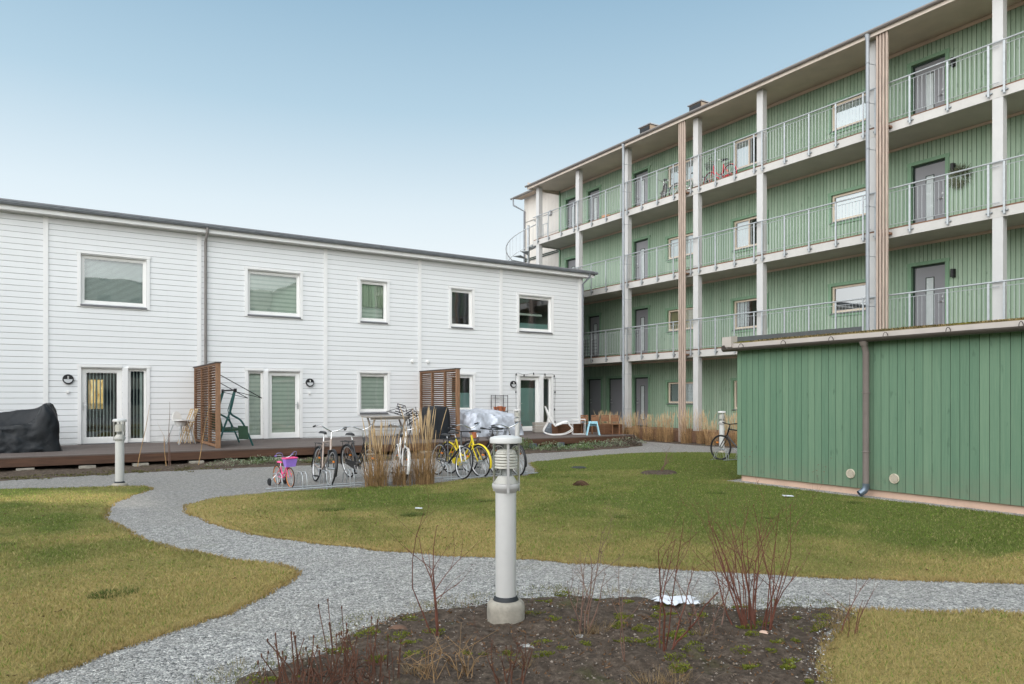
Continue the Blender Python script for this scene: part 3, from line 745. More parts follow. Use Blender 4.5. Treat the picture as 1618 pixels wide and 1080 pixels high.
# ------------------------------------------------------------------ the green gallery block
GX, SX = 21.15, 19.5
FL = [.43, 3.37, 6.31, 9.25]
block = thing('apartment_block', 'tall green boarded apartment block with open white access balconies', 'apartment block', (25, 12, 0))
COLY = [28.2, 25.1, 21.9, 18.16, 15.37, 11.55, 8.34, 5.0, 1.5, -1.8]     # column centres, far to near
D_ = {'R': (10.36, 11.31), 'd1': (22.33, 23.23), 'd2': (25.53, 26.38), 'd3': (27.2, 28.1), 'g1': (25.43, 26.42), 'g2': (23.95, 24.94), 'n1': (3.6, 4.5), 'n2': (.4, 1.3)}
W_ = {'wR': (12.37, 13.87), 'wE': (16.4, 17.83), 'wD': (19.7, 21.2), 'n3': (5.9, 7.3)}
doors = {0: ['g1', 'g2', 'd1', 'R', 'n1', 'n2'], 1: ['R', 'd1', 'd2', 'n1', 'n2'], 2: ['R', 'd1', 'd3', 'n1', 'n2'], 3: ['R', 'd1', 'd2', 'd3', 'n1', 'n2']}
wins = {k: ['wR', 'wE', 'wD'] for k in range(4)}
go = []
for k, F in enumerate(FL):
    go += [(*D_[n], F, F + 2.1) for n in doors[k]]
    for n in wins[k]: go.append((*W_[n], F + (.80 if n == 'wE' else 1.0), F + 1.85))
def vboards(X, y0, y1, z0, z1, pitch, ops, off=0., g=.0058, depth=.024, gi_=1):
    m = MB(); y = math.floor((y0 - off) / pitch) * pitch + off
    while y < y1 - 1e-6:
        a, b = max(y, y0), min(y + pitch, y1)
        cuts = sorted({a, b} | {q for o in ops for q in (o[0], o[1]) if a < q < b})
        for ca, cb in zip(cuts[:-1], cuts[1:]):
            mid = (ca + cb) / 2
            ga = g if ca == a else 0; gb = g if cb == b else 0
            if cb - ca < .02: ga = gb = 0
            for za, zb in interval_sub(z0, z1, [(o[2], o[3]) for o in ops if o[0] < mid < o[1]]):
                m.quad((X, cb - gb, za), (X, ca + ga, za), (X, ca + ga, zb), (X, cb - gb, zb))
                if ga: m.quad((X, ca + ga, za), (X + depth, ca, za), (X + depth, ca, zb), (X, ca + ga, zb), gi_)
                if gb: m.quad((X + depth, cb, za), (X, cb - gb, za), (X, cb - gb, zb), (X + depth, cb, zb), gi_)
        y += pitch
    return m
m = vboards(GX, -1.95, 28.6, .2, 12.0, .118, go)
m.quad((GX, -1.95, 0), (31, -1.95, 0), (31, -1.95, 13.2), (GX, -1.95, 12)); m.quad((31, -1.95, 0), (31, 31.8, 0), (31, 31.8, 13.2), (31, -1.95, 13.2))
m.build('green_wall', [GREENB, GROOVE], block)
m = vboards(GX - .012, 28.6, 31.8, 0, 12.29, .118, [], gi_=0)
m.quad((GX, 31.8, 0), (GX, 31.8, 12.15), (31, 31.8, 13), (31, 31.8, 0)); m.build('pale_wall', GREYW, block)
t = MB(); t.box(SX, GX, -2.42, -1.951, .0, 11.8); t.build('sun_block_screen', GREENT, block)  # added out of view to stop sun passing through the open gallery end
t = MB(); t.box(GX - .06, GX - .014, 28.55, 28.63, .3, 12.0); t.build('corner_board', GREENT, block)
for z_ in (9.0, 6.1):
    t = MB(); t.box(GX - .05, GX - .014, 28.65, 31.8, z_, z_ + .05); t.box(GX - .06, GX - .014, 28.65, 31.8, z_ - .09, z_ - .045); t.build('belt_moulding', DOORK, block)
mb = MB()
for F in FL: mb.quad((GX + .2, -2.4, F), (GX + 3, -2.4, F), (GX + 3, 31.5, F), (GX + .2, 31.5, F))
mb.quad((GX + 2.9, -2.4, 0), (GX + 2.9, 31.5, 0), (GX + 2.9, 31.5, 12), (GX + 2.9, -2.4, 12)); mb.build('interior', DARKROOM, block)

def gcasing(y0, y1, z0, z1, mat, name, full):
    c = MB(); cw = .10; xo = GX - .032; xi = GX + .16
    c.box(xo, GX - .0005, y0 - cw, y0, z0 - (.02 if full else .06), z1); c.box(xo, GX - .0005, y1, y1 + cw, z0 - (.02 if full else .06), z1)
    c.box(xo - .003, GX - .0005, y0 - cw - .02, y1 + cw + .02, z1 + .0005, z1 + cw)
    c.box(GX, xi, y0 - .012, y0, z0, z1); c.box(GX, xi, y1, y1 + .012, z0, z1); c.box(GX, xi, y0, y1, z1, z1 + .012)
    if not full: c.box(xo, GX - .0005, y0, y1, z0 - .13, z0 - .03)
    return c.build(name, mat, block)
def gwin(y0, y1, z0, z1, kind):
    w = gcasing(y0, y1, z0, z1, GREENT, 'window', False)
    f = MB(); fw = .07; xa, xb = GX + .05, GX + .12; e = .002
    f.box(xa, xb, y0 + e, y0 + fw, z0, z1 - e); f.box(xa, xb, y1 - fw, y1 - e, z0, z1 - e)
    f.box(xa, xb, y0 + fw, y1 - fw, z0, z0 + fw); f.box(xa, xb, y0 + fw, y1 - fw, z1 - fw, z1 - e)
    if kind == 'split': f.box(xa, xb, y0 + (y1 - y0) * .52, y0 + (y1 - y0) * .52 + .05, z0 + fw, z1 - fw)
    f.build('frame', WINWOOD, w)
    g_ = MB(); g_.quad((GX + .09, y1 - fw, z0 + fw), (GX + .09, y0 + fw, z0 + fw), (GX + .09, y0 + fw, z1 - fw), (GX + .09, y1 - fw, z1 - fw)); g_.build('pane', GLASS_SKY, w)
    s = MB(); s.add([(GX - .06, y0 - .02, z0 - .03), (GX - .06, y1 + .02, z0 - .03), (GX + .05, y1 + .02, z0 + .004), (GX + .05, y0 - .02, z0 + .004), (GX - .06, y0 - .02, z0 - .05), (GX - .06, y1 + .02, z0 - .05)], [(0, 1, 2, 3), (4, 5, 1, 0)]); s.build('sill', SILLM, w)
    X = GX + .15; b = MB(); ym = y0 + (y1 - y0) * .5
    if kind == 'white': b.quad((X, y1 - fw, z0 + .05), (X, y0 + fw, z0 + .05), (X, y0 + fw, z1), (X, y1 - fw, z1)); b.build('roller_blind', BLIND_W, w)
    elif kind == 'ochre': b.quad((X, y1 - fw, z0 + .05), (X, y0 + fw, z0 + .05), (X, y0 + fw, z1), (X, y1 - fw, z1)); b.build('roller_blind', YELBLIND, w)
    elif kind == 'split': b.quad((X, y1 - fw, z0 + .05), (X, ym, z0 + .05), (X, ym, z1), (X, y1 - fw, z1)); b.build('roller_blind', BLIND_W, w)
    elif kind == 'curtain':
        for i in range(12):
            ya = y1 - fw - i * .035
            if i % 3 != 2: b.quad((X + .02 * (i % 2), ya, z0 + .05), (X + .02 * ((i + 1) % 2), ya - .035, z0 + .05), (X + .02 * ((i + 1) % 2), ya - .035, z1), (X + .02 * (i % 2), ya, z1))
        b.build('curtain', BLIND_V, w)
    elif kind == 'pleat':
        z = z0 + .05
        while z < z1 - .03: b.quad((X, y1 - fw, z), (X, y0 + fw, z), (X + .02, y0 + fw, z + .03), (X + .02, y1 - fw, z + .03)); z += .035
        b.build('venetian_blind', BLIND_V, w)
    else: b.v = []
WINWOOD = mk('pale_window_timber', (.74, .62, .50), .5, var=.06)
kinds = {(3, 'wR'): 'white', (2, 'wR'): 'white', (1, 'wR'): 'dark', (0, 'wR'): 'white', (3, 'wE'): 'split', (2, 'wE'): 'split', (1, 'wE'): 'curtain', (0, 'wE'): 'white', (3, 'wD'): 'white', (2, 'wD'): 'white', (1, 'wD'): 'ochre', (0, 'wD'): 'pleat'}
def gdoor(y0, y1, F, strip, hinge):
    w = gcasing(y0, y1, F + .02, F + 2.1, GREENT, 'door', True)
    j = MB(); X = GX + .10
    j.box(X - .02, X + .06, y0 + .001, y0 + .05, F + .03, F + 2.098); j.box(X - .02, X + .06, y1 - .05, y1 - .001, F + .03, F + 2.098); j.box(X - .02, X + .06, y0 + .05, y1 - .05, F + 2.05, F + 2.098)
    j.box(X - .05, X + .06, y0, y1, F + .0, F + .03)
    j.build('jamb', DOORK, w)
    l = MB(); l.box(X, X + .05, y0 + .052, y1 - .052, F + .035, F + 2.045)
    lf_ = l.build('leaf', DOORG, w)
    if strip:
        ym = (y0 + y1) / 2
        f = MB(); a, b, c, d = ym - .10, ym + .10, F + .3, F + 1.72
        f.box(X - .012, X - .001, a - .02, a, c, d); f.box(X - .012, X - .001, b, b + .02, c, d); f.box(X - .012, X - .001, a - .02, b + .02, d, d + .02); f.box(X - .012, X - .001, a - .02, b + .02, c - .02, c)
        f.build('glazing_bead', DOORK, lf_)
        g_ = MB(); g_.quad((X - .004, b, c), (X - .004, a, c), (X - .004, a, d), (X - .004, b, d)); g_.build('glass_strip', DGLASS, lf_)
    hy = y0 + .12 if hinge == 'far' else y1 - .12
    dr = 1 if hinge == 'far' else -1
    h = MB(); h.tube([(X - .001, hy, F + 1.0), (X - .05, hy, F + 1.0), (X - .05, hy + dr * .12, F + 1.0)], .011, 6); h.lathe([(0, 0), (.028, 0), (.028, .012), (0, .012)], (X, hy, F + 1.12), 12, axis='x')
    h.lathe([(0, -.02), (.026, -.02), (.026, 0)], (X, hy, F + 1.0), 12, axis='x'); h.lathe([(0, -.02), (.026, -.02), (.026, 0)], (X, hy, F + 1.14), 12, axis='x'); h.build('handle', STEEL, lf_)
for k, F in enumerate(FL):
    for n in doors[k]: gdoor(*D_[n], F, n not in ('g1', 'g2'), 'far' if n in ('R', 'n1', 'n2') else 'near')
    for n in wins[k]: gwin(*W_[n], F + (.80 if n == 'wE' else 1.0), F + 1.85, kinds[(k, n)])
# balconies
for k in (1, 2, 3):
    F = FL[k]
    s = MB(); s.box(SX + .062, GX - .035, -1.95, 28.55, F - .20, F - .01); sl = s.build('balcony_slab', CONC_S, block)
    s = MB(); s.box(SX, SX + .06, -1.95, 28.55, F - .25, F - .012); s.box(SX + .062, GX - .03, 28.552, 28.60, F - .25, F - .012); s.build('fascia', SLABW, sl)
    s = MB(); s.box(SX + .03, GX - .035, -1.95, 28.55, F - .0095, F + .035); s.build('walkway_deck', DECKEDGE, sl)
    s = MB(); s.box(GX - .075, GX - .034, -1.95, 28.5, F - .27, F - .202); s.build('timber_trim', PINKT, sl)
s = MB(); s.box(SX + .05, GX - .035, -1.95, 24.3, .30, .43); s.box(SX, SX + .05, -1.95, 24.3, .02, .445); s.build('access_deck', DECKEDGE, block)
for y in COLY:
    prev = .446
    c = MB()
    for F in FL[1:] + [12.0]:
        zt = F - .2505 if F < 11 else 11.74
        c.box(SX + .004, SX + .215, y - .12, y + .12, prev, zt); prev = F + .036 if F < 11 else 0
        if F < 11: c.box(SX + .064, SX + .21, y - .118, y + .118, F - .2505, F + .0355)
    c.build('column', COLW, block, bevel=.006)
POSTS = [[28.12, 27.23, 26.24, 25.29], [24.99, 24.05, 23.08, 22.13], [21.77, 20.93, 20.06, 19.2, 18.34], [17.95, 17.19, 16.36, 15.55], [15.23, 14.38, 13.51, 12.62, 11.77],
         [11.41, 10.45, 9.48, 8.52], [8.17, 7.2, 6.2, 5.2], [4.8, 3.7, 2.7, 1.7], [1.3, .3, -.7, -1.7]]
RX = SX - .055
for k in (1, 2, 3):
    F = FL[k]
    for bi, ps in enumerate(POSTS):
        r = MB(); ya, yb = ps[0], ps[-1]
        ext0 = ya + (.2 if bi else .35); ext1 = yb - .16
        r.tube([(RX, ext0, F + 1.1), (RX, ext1, F + 1.1)], .022, 8)
        for p0, p1 in zip(ps[:-1], ps[1:]):
            r.tube([(RX, p0, F + .985), (RX, p1, F + .985)], .009, 6); r.tube([(RX, p0, F + .10), (RX, p1, F + .10)], .009, 6)
            nb = round((p0 - p1) / .108)
            for i in range(1, nb): yy = p0 + (p1 - p0) * i / nb; r.tube([(RX, yy, F + .10), (RX, yy, F + .985)], .0058, 4, cap=False)
        # stub panel behind the column joint
        r.tube([(RX, yb, F + .985), (RX, ext1 - .08, F + .985)], .009, 6); r.tube([(RX, yb, F + .10), (RX, ext1 - .08, F + .10)], .009, 6)
        ro = r.build('railing', GALV, block)
        for y in ps:
            q = MB(); q.box(RX - .011, RX + .011, y - .024, y + .024, F - .19, F + 1.08); po = q.build('post', GALV, ro)
            q = MB(); q.box(SX - .03, SX - .0005, y - .075, y + .075, F - .13, F - .095); q.box(SX - .048, SX - .0315, y - .022, y + .022, F - .21, F - .04)
            for s_ in (-1, 1): q.lathe([(0, -.045), (.018, -.045), (.018, -.03)], (SX, y + s_ * .055, F - .112), 8, axis='x')
            q.build('bracket', GALVB, po)
# roof over the gallery
s = MB(); s.add([(SX - .28, -2.05, 11.76), (SX - .28, 28.6, 11.76), (GX, 28.6, 11.92), (GX, -2.05, 11.92)], [(0, 1, 2, 3)]); s.build('gallery_ceiling', SOFFIT, block)
s = MB(); s.box(GX - .06, GX - .033, -1.95, 28.5, 11.80, 11.90); s.build('timber_trim', PINKT, block)
s = MB(); s.box(SX - .31, SX - .282, -2.05, 28.62, 11.70, 11.82); s.box(SX - .282, GX - .05, 28.604, 28.63, 11.72, 12.05); s.build('eave_board', PINKT2 := mk('pale_eave_board', (.58, .50, .43), .7, var=.1, scale=3), block)
s = MB(); s.add([(SX - .33, -2.1, 11.895), (SX - .33, 28.64, 11.895), (28, 28.64, 15.1), (28, -2.1, 15.1), (31.5, -2.1, 13.3), (31.5, 28.64, 13.3)], [(0, 1, 2, 3), (3, 2, 5, 4)])
s.add([(20.62, 28.64, 12.38), (20.62, 32.1, 12.38), (28, 32.1, 15.1), (28, 28.64, 15.1), (31.5, 32.1, 13.3), (31.5, 28.64, 13.3)], [(0, 1, 2, 3), (3, 2, 4, 5)])
s.box(20.6, 20.64, 28.66, 32.1, 12.26, 12.376)
roof = s.build('roof', ROOFM, block)
s = MB(); s.add([(20.66, 28.65, 12.27), (20.66, 32.05, 12.27), (GX, 32.05, 12.3), (GX, 28.65, 12.3)], [(0, 1, 2, 3)]); s.build('timber_soffit', PINKT, roof)
s = MB()
for i in range(8):
    a0 = math.pi * i / 8; a1 = math.pi * (i + 1) / 8
    for cx, cz, y0, y1, rr in ((SX - .37, 11.86, -2.1, 28.66, .068), (20.52, 12.29, 28.7, 32.15, .065)):
        s.quad((cx - rr * math.cos(a0), y0, cz - rr * math.sin(a0)), (cx - rr * math.cos(a0), y1, cz - rr * math.sin(a0)), (cx - rr * math.cos(a1), y1, cz - rr * math.sin(a1)), (cx - rr * math.cos(a1), y0, cz - rr * math.sin(a1)))
s.build('gutter', BROWNG2 := mk('grey_brown_gutter', (.27, .25, .24), .45, .35, var=.1), roof)
for y, zt in ((21.2, 14.05), (24.25, 14.08)):
    s = MB(); s.box(22.75, 23.4, y - .34, y + .34, 12.6, zt); ch = s.build('chimney', mk('tan_vent_sheet', (.15, .105, .07), .6), roof)
    s = MB(); s.box(22.69, 23.46, y - .40, y + .40, zt, zt + .045); s.build('cap', ROOFM, ch)
    s = MB(); s.box(22.72, 22.748, y - .30, y + .30, zt - .9, zt - .05); s.build('louver', BLACKM, ch)
# battens, pipes
for y0, y1 in ((18.42, 18.77), (10.93, 11.29)):
    base = MB()
    for zz in (3.25, 6.2, 9.15): base.box(SX - .19, SX - .002, y0 + .02, y1 - .02, zz - .06, zz)
    b = base.build('batten_screen', DECKEDGE, block)
    for i in range(4):
        yy = y0 + (y1 - y0) * (i + .5) / 4; q = MB(); q.box(SX - .25, SX - .195, yy - .026, yy + .026, .03, 11.86); q.build('batten', BATTEN, b)
def gpipe(y):
    d = MB(); d.tube([(SX - .33, y, 11.80), (SX - .33, y, .1)], .05, 12)
    d.cyl((SX - .33, y, 11.62), (SX - .33, y, 11.84), .051, .085, 12)
    for zz in (11, 9.9, 8.6, 7.0, 5.6, 4.2, 2.6, 1.2): d.torus((SX - .33, y, zz), (0, 0, 1), .054, .009, 16, 5); d.tube([(SX - .28, y, zz), (SX + .03, y - .08, zz)], .008, 5)
    d.build('downpipe', PIPEG, block, True)
gpipe(21.67); gpipe(11.47)
d = MB(); d.tube([(20.52, 31.95, 12.25), (20.55, 31.95, 11.9), (GX - .08, 31.7, 11.6), (GX - .08, 31.7, .3)], .045, 10); d.build('downpipe', GUTTER_G, block, True)
for k, y, side in ((3, 10.13, 0), (2, 10.13, 0), (1, 10.13, 0), (2, 23.40, 0), (1, 23.40, 0), (0, 23.40, 0)):
    F = FL[k]; q = MB(); q.box(GX - .05, GX - .001, y - .04, y + .04, F + 1.62, F + 1.86); q.cyl((GX - .11, y, F + 1.63), (GX - .11, y, F + 1.85), .05, n=12); q.build('wall_lamp', BLACKP, block)
q = MB(); q.lathe([(0, -.10), (.10, -.09), (.15, -.04), (.15, 0), (0, 0)], (GX - .02, 29.37, 11.0), 20, axis='x'); wl = q.build('wall_lamp', mk('grey_lamp_ring', (.25, .24, .23), .5), block, True)
q = MB(); q.lathe([(0, -.115), (.08, -.11), (.11, -.095)], (GX - .02, 29.37, 11.0), 20, axis='x'); q.build('diffuser', mk_diff, wl, True)
q = MB(); q.tube([(GX - .03, 29.5, 11.0), (GX - .03, 31.6, 11.0)], .012, 6); q.build('conduit', PIPE_B, block)
# spiral stair beyond the end of the gallery
st = MB(); cx, cy, RR = 20.0, 29.72, 1.12
st.cyl((cx, cy, 0), (cx, cy, 10.3), .07, n=14)
stair = st.build('spiral_stair', GALV, block, True)
hr = [[], []]
for i in range(34):
    a = -math.pi / 2 - i * R(22); zz = 9.22 - i * .2
    if zz > .1 and i < 30:
        q = MB(); pts = []
        for dz in (0, -.035):
            for rr, da in ((.06, 0), (RR, -R(11)), (RR, R(11))): pts.append((cx + rr * math.cos(a + da), cy + rr * math.sin(a + da), zz + dz))
        q.add(pts, [(0, 1, 2), (5, 4, 3), (0, 3, 4, 1), (1, 4, 5, 2), (2, 5, 3, 0)]); q.build('tread', GALVB, stair)
    for j in range(2):
        aa = a - j * R(11); hr[0].append((cx + RR * math.cos(aa), cy + RR * math.sin(aa), zz + 1.0 - j * .1)); hr[1].append((cx + RR * math.cos(aa), cy + RR * math.sin(aa), zz + .1 - j * .1))
q = MB(); q.tube([(RX, 28.42, 10.2)] + hr[0][:56], .024, 8); q.tube(hr[1][:56], .016, 6)
for i in range(0, 56): q.tube([hr[1][i], hr[0][i]], .013 if i % 4 == 0 else .007, 5)
q.build('stair_railing', GALV, stair)
q = MB()
for y_ in (28.62, 29.0, 29.3): q.tube([(SX + .9, y_, 9.3), (SX + .9, y_, 10.25)], .02, 6)
q.tube([(SX + .9, 28.62, 10.25), (SX + .9, 29.3, 10.25)], .02, 6); q.build('stair_gate', GALV, stair)
# added unseen block behind the camera's right shoulder, placed to cut off the sun
q = MB(); q.box(19.5, 31, -52, -14.4, 0, 12.6); wg = q.build('added_rear_block', GREENB, block)
q = MB(); q.add([(19, -52.3, 12.6), (19, -14.25, 12.6), (25.5, -14.25, 14.4), (25.5, -52.3, 14.4), (31.5, -14.25, 12.6), (31.5, -52.3, 12.6)], [(0, 1, 2, 3), (3, 2, 4, 5), (1, 4, 2), (0, 3, 5)]); q.build('added_block_roof', ROOFM, wg)

def facade_mat(name, wall, axis):
    m, nt, out_ = newmat(name); pos = N(nt, 'ShaderNodeNewGeometry').outputs['Position']
    sp = N(nt, 'ShaderNodeSeparateXYZ'); L(nt, pos, sp.inputs[0])
    def cell(o, per, a, b):
        f = math_(nt, 'FRACT', math_(nt, 'DIVIDE', o, per)); return math_(nt, 'MULTIPLY', math_(nt, 'GREATER_THAN', f, a), math_(nt, 'LESS_THAN', f, b))
    k = math_(nt, 'MULTIPLY', cell(sp.outputs[axis], 2.6, .3, .72), cell(sp.outputs[2], 2.94, .35, .82))
    c = mixc(nt, k, wall, (.06, .07, .08)); pbsdf(nt, out_, c, .7); return m
q = MB(); q.box(-34, -26, -40, 60, 0, 9.5); wg = q.build('added_west_block', facade_mat('pale_courtyard_render', (.62, .60, .56), 1), block)  # added unseen building to the west; keeps low light off the ground floors
q = MB(); q.box(-25.9, 19.4, -40, -30, 0, 13.); q.build('added_south_block', facade_mat('warm_courtyard_render', (.60, .55, .48), 0), block)  # added out of view to the south for the windows to reflect
# ------------------------------------------------------------------ the green shed
QX = 11.1
shed = thing('storage_shed', 'low green boarded shed with a brown gutter and mossy roof edge', 'shed', (13, 5.5, 0))
m = vboards(QX, 1.2, 9.27, .14, 2.56, .131, [], 0., .0032, .02)
m.quad((QX, 9.27, .14), (QX, 9.27, 2.56), (15.1, 9.27, 2.95), (15.1, 9.27, .14)); m.quad((15.1, 9.27, .14), (15.1, 1.2, .14), (15.1, 1.2, 2.95), (15.1, 9.27, 2.95)); m.quad((QX, 1.2, .14), (15.1, 1.2, .14), (15.1, 1.2, 2.95), (QX, 1.2, 2.56))
m.quad((QX, 9.27, .14), (15.1, 9.27, .14), (15.1, 1.2, .14), (QX, 1.2, .14))
m.build('wall', [GREENSH, GROOVE], shed)
m = MB(); m.box(QX + .045, 15.0, 1.3, 9.20, -.05, .138); m.build('plinth', PLINTH, shed)
m = MB(); m.box(QX - .10, QX - .08, 1.1, 9.42, 2.575, 2.665); m.box(QX - .08, QX + .08, 1.1, 9.42, 2.565, 2.60); m.build('fascia', BEIGEM, shed)
m = MB(); xs = np.linspace(QX - .07, 15.3, 30); ys = np.linspace(1.1, 9.28, 110)
V = []; 
for i, x in enumerate(xs):
    for y in ys: V.append((x, y, 2.675 + (x - QX) * .098 + (random.random() * .03 if i else random.random() * .012) + .006 * math.sin(y * 1.7)))
nb = len(ys); m.add(V, [(i * nb + j, (i + 1) * nb + j, (i + 1) * nb + j + 1, i * nb + j + 1) for i in range(len(xs) - 1) for j in range(nb - 1)])
m.add([(QX - .068, y, 2.60) for y in ys] + V[:nb], [(j, j + 1, nb + j + 1, nb + j) for j in range(nb - 1)])
roof_s = m.build('roof', SEDUM, shed)
V2 = []; tt = []
ny = 9000; yy = rng.uniform(1.1, 9.3, ny); xx = QX - .07 + rng.random(ny) ** 2 * 1.2; zz = 2.69 + (xx - QX) * .098
hh = rng.uniform(.005, .026, ny); k = vnoise(yy, 0 * yy + 3, 1.5); hh *= (.4 + 1.2 * k); aa = rng.uniform(0, 6.28, ny)
B = np.c_[xx, yy, zz]; U = np.c_[np.cos(aa), np.sin(aa), 0 * aa] * .010; T = B + np.c_[-rng.random(ny) * .03, rng.normal(0, .01, ny), hh]
V2 = np.stack([B - U, B + U, T], 1).reshape(-1, 3) - np.array(ORG[shed])
c1, c2, c3 = np.array([.45, .33, .16]), np.array([.10, .09, .03]), np.array([.26, .25, .03]); kk = rng.random(ny)[:, None]; g2 = vnoise(yy, 0 * yy + 9, 2.3)[:, None]
tc = np.where(g2 > .66, c3, np.where(kk < .5, c1, c2)) * rng.uniform(.6, 1.2, (ny, 1))
so = np_mesh('sedum', V2, np.arange(3 * ny).reshape(-1, 3), BLADE, np.repeat(tc, 3, 0)); so.parent = roof_s; so['kind'] = 'stuff'
m = MB()
for i in range(10):
    a0 = math.pi * i / 10; a1 = math.pi * (i + 1) / 10; c_ = (QX - .165, 2.575); r_ = .066
    m.quad((c_[0] - r_ * math.cos(a0), 1.0, c_[1] - r_ * math.sin(a0)), (c_[0] - r_ * math.cos(a0), 9.45, c_[1] - r_ * math.sin(a0)), (c_[0] - r_ * math.cos(a1), 9.45, c_[1] - r_ * math.sin(a1)), (c_[0] - r_ * math.cos(a1), 1.0, c_[1] - r_ * math.sin(a1)))
for y in np.arange(1.6, 9.4, .93): m.torus((QX - .165, y, 2.575), (0, 1, 0), .068, .006, 20, 5)
m.cyl((QX - .165, 9.45, 2.575), (QX - .165, 9.46, 2.575), .066, n=16)
m.build('gutter', BROWNG, roof_s)
m = MB(); m.add([(QX - .14, 9.30, 2.60), (QX - .14, 9.52, 2.60), (QX + .04, 9.52, 2.60), (QX + .04, 9.30, 2.60), (QX - .14, 9.30, 2.80), (QX - .14, 9.52, 2.80), (QX + .04, 9.52, 2.82), (QX + .04, 9.30, 2.82)],
                [(0, 1, 2, 3), (4, 7, 6, 5), (0, 4, 5, 1), (1, 5, 6, 2), (2, 6, 7, 3), (3, 7, 4, 0)]); m.build('end_cap', BEIGEM, roof_s)
m = MB(); m.add([(QX + .045, 9.32, 2.66), (QX + .045, 9.5, 2.66), (15.35, 9.5, 3.1), (15.35, 9.32, 3.1), (QX + .045, 9.32, 2.80), (QX + .045, 9.5, 2.80), (15.35, 9.5, 3.24), (15.35, 9.32, 3.24)],
                [(0, 1, 2, 3), (4, 7, 6, 5), (0, 4, 5, 1), (1, 5, 6, 2), (2, 6, 7, 3), (3, 7, 4, 0)]); m.build('verge_flashing', mk('dark_grey_verge', (.16, .17, .185), .5, .3), roof_s)
m = MB(); y = 6.61; X = QX - .10
m.cyl((X - .05, y, 2.46), (X - .06, y, 2.53), .056, .075, 18); m.tube([(X - .05, y, 2.47), (X, y, 2.36), (X, y, .24)], .05, 16)
for zz in (1.7, .75): m.torus((X, y, zz), (0, 0, 1), .053, .007, 20, 5); m.box(X + .04, QX + .0, y - .012, y + .012, zz - .012, zz + .012)
pp_ = m.build('downpipe', PIPEBR, shed, True)
m = MB(); m.tube([(X, y, .24), (X, y, .17), (X - .02, y + .02, .12), (X - .085, y + .06, .07)], .054, 16, cap=False); m.build('outlet_shoe', ZINC, pp_, True)
for y, z_ in ((6.93, .365), (6.2, .35)):
    m = MB(); m.lathe([(.064, -.006), (.064, -.012), (.070, -.022), (.076, -.018), (.076, 0)], (QX - .001, y, z_), 28, axis='x')
    for i in range(7):
        zz = z_ - .05 + i * .0165; hw = math.sqrt(max(0, .062 ** 2 - (zz - z_) ** 2)); m.box(QX - .024, QX - .014, y - hw, y + hw, zz - .0045, zz + .0045)
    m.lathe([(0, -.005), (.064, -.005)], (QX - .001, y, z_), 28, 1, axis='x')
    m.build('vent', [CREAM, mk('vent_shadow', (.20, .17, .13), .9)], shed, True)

# ------------------------------------------------------------------ the timber deck
DZ, DY = .32, 19.1
deck = thing('wooden_deck', 'long low timber deck with brown fascia in front of the white house', 'deck', (8, 21, 0))
m = MB(); y = DY
while y < W - .06:
    m.box(-9, 17.45, y + .004, min(y + .141, W - .06), DZ - .028, DZ + random.uniform(-.0015, .0015)); y += .145
m.build('deck_boards', DECKW, deck)
m = MB(); m.box(-9, 17.47, DY - .036, DY - .002, DZ - .215, DZ - .031); m.box(17.452, 17.485, DY, W - .06, DZ - .215, DZ - .031); m.build('fascia', DECKF, deck)
for y in (19.5, 20.9, 22.4):
    m = MB(); m.box(-9, 17.4, y - .03, y + .03, DZ - .2, DZ - .03); m.build('joist', DECKF, deck)
for x in (-2.6, -.55, .63, 1.72, 2.95, 5.0, 7.4, 9.2, 12.4, 14.9, 16.9):
    m = MB(); m.box(x - .17, x + .17, DY - .07, DY + .2, -.02, .07); m.build('support_block', CONC, deck, bevel=.01)
for x in (12.9, 14.0):
    m = MB(); m.box(x - .05, x + .12, DY - .25, DY - .06, -.02, .17); m.build('support_post', ZINC, deck)

def screen(x, y0, y1, ztop, label):
    t = thing('privacy_screen', label, 'privacy screen', (x, y0, DZ), 0, 'slatted timber screens on the deck')
    pw = .055
    q = MB(); q.box(x - pw, x + pw, y0, y0 + .10, DZ, ztop - .03); q.build('post', SCREENW, t)
    q = MB(); q.box(x - .04, x + .04, y1 - .06, y1, DZ, ztop - .03); q.build('post', SCREENW, t)
    for k in (1, 2):
        yy = y0 + (y1 - y0) * k / 3; q = MB(); q.box(x - .045, x + .045, yy - .025, yy + .025, DZ, ztop - .06); q.build('mullion', SCREENW, t)
    q = MB(); q.box(x - .05, x + .05, y0 + .101, y1 - .061, ztop - .075, ztop - .031); q.box(x - .05, x + .05, y0 + .101, y1 - .061, DZ + .03, DZ + .09); q.build('rail', SCREENW, t)
    q = MB(); q.box(x - .075, x + .075, y0 - .02, y1, ztop - .03, ztop); q.build('cap', SCREENC, t)
    q = MB(); z = DZ + .12
    while z < ztop - .1:
        q.add([(x - .035, y0 + .10, z + .035), (x - .035, y1 - .06, z + .035), (x + .035, y1 - .06, z), (x + .035, y0 + .10, z), (x - .035, y0 + .10, z + .047), (x - .035, y1 - .06, z + .047), (x + .035, y1 - .06, z + .012), (x + .035, y0 + .10, z + .012)],
              [(0, 1, 2, 3), (7, 6, 5, 4), (0, 4, 5, 1), (3, 2, 6, 7)]); z += .068
    q.build('slats', SCREENW, t)
screen(3.57, 19.7, 23.28, 2.56, 'brown louvred timber screen between the high chair and the green swing seat')
screen(11.03, 20.45, 23.28, 2.60, 'brown louvred timber screen between the black covered barbecue and the silver tarpaulin')

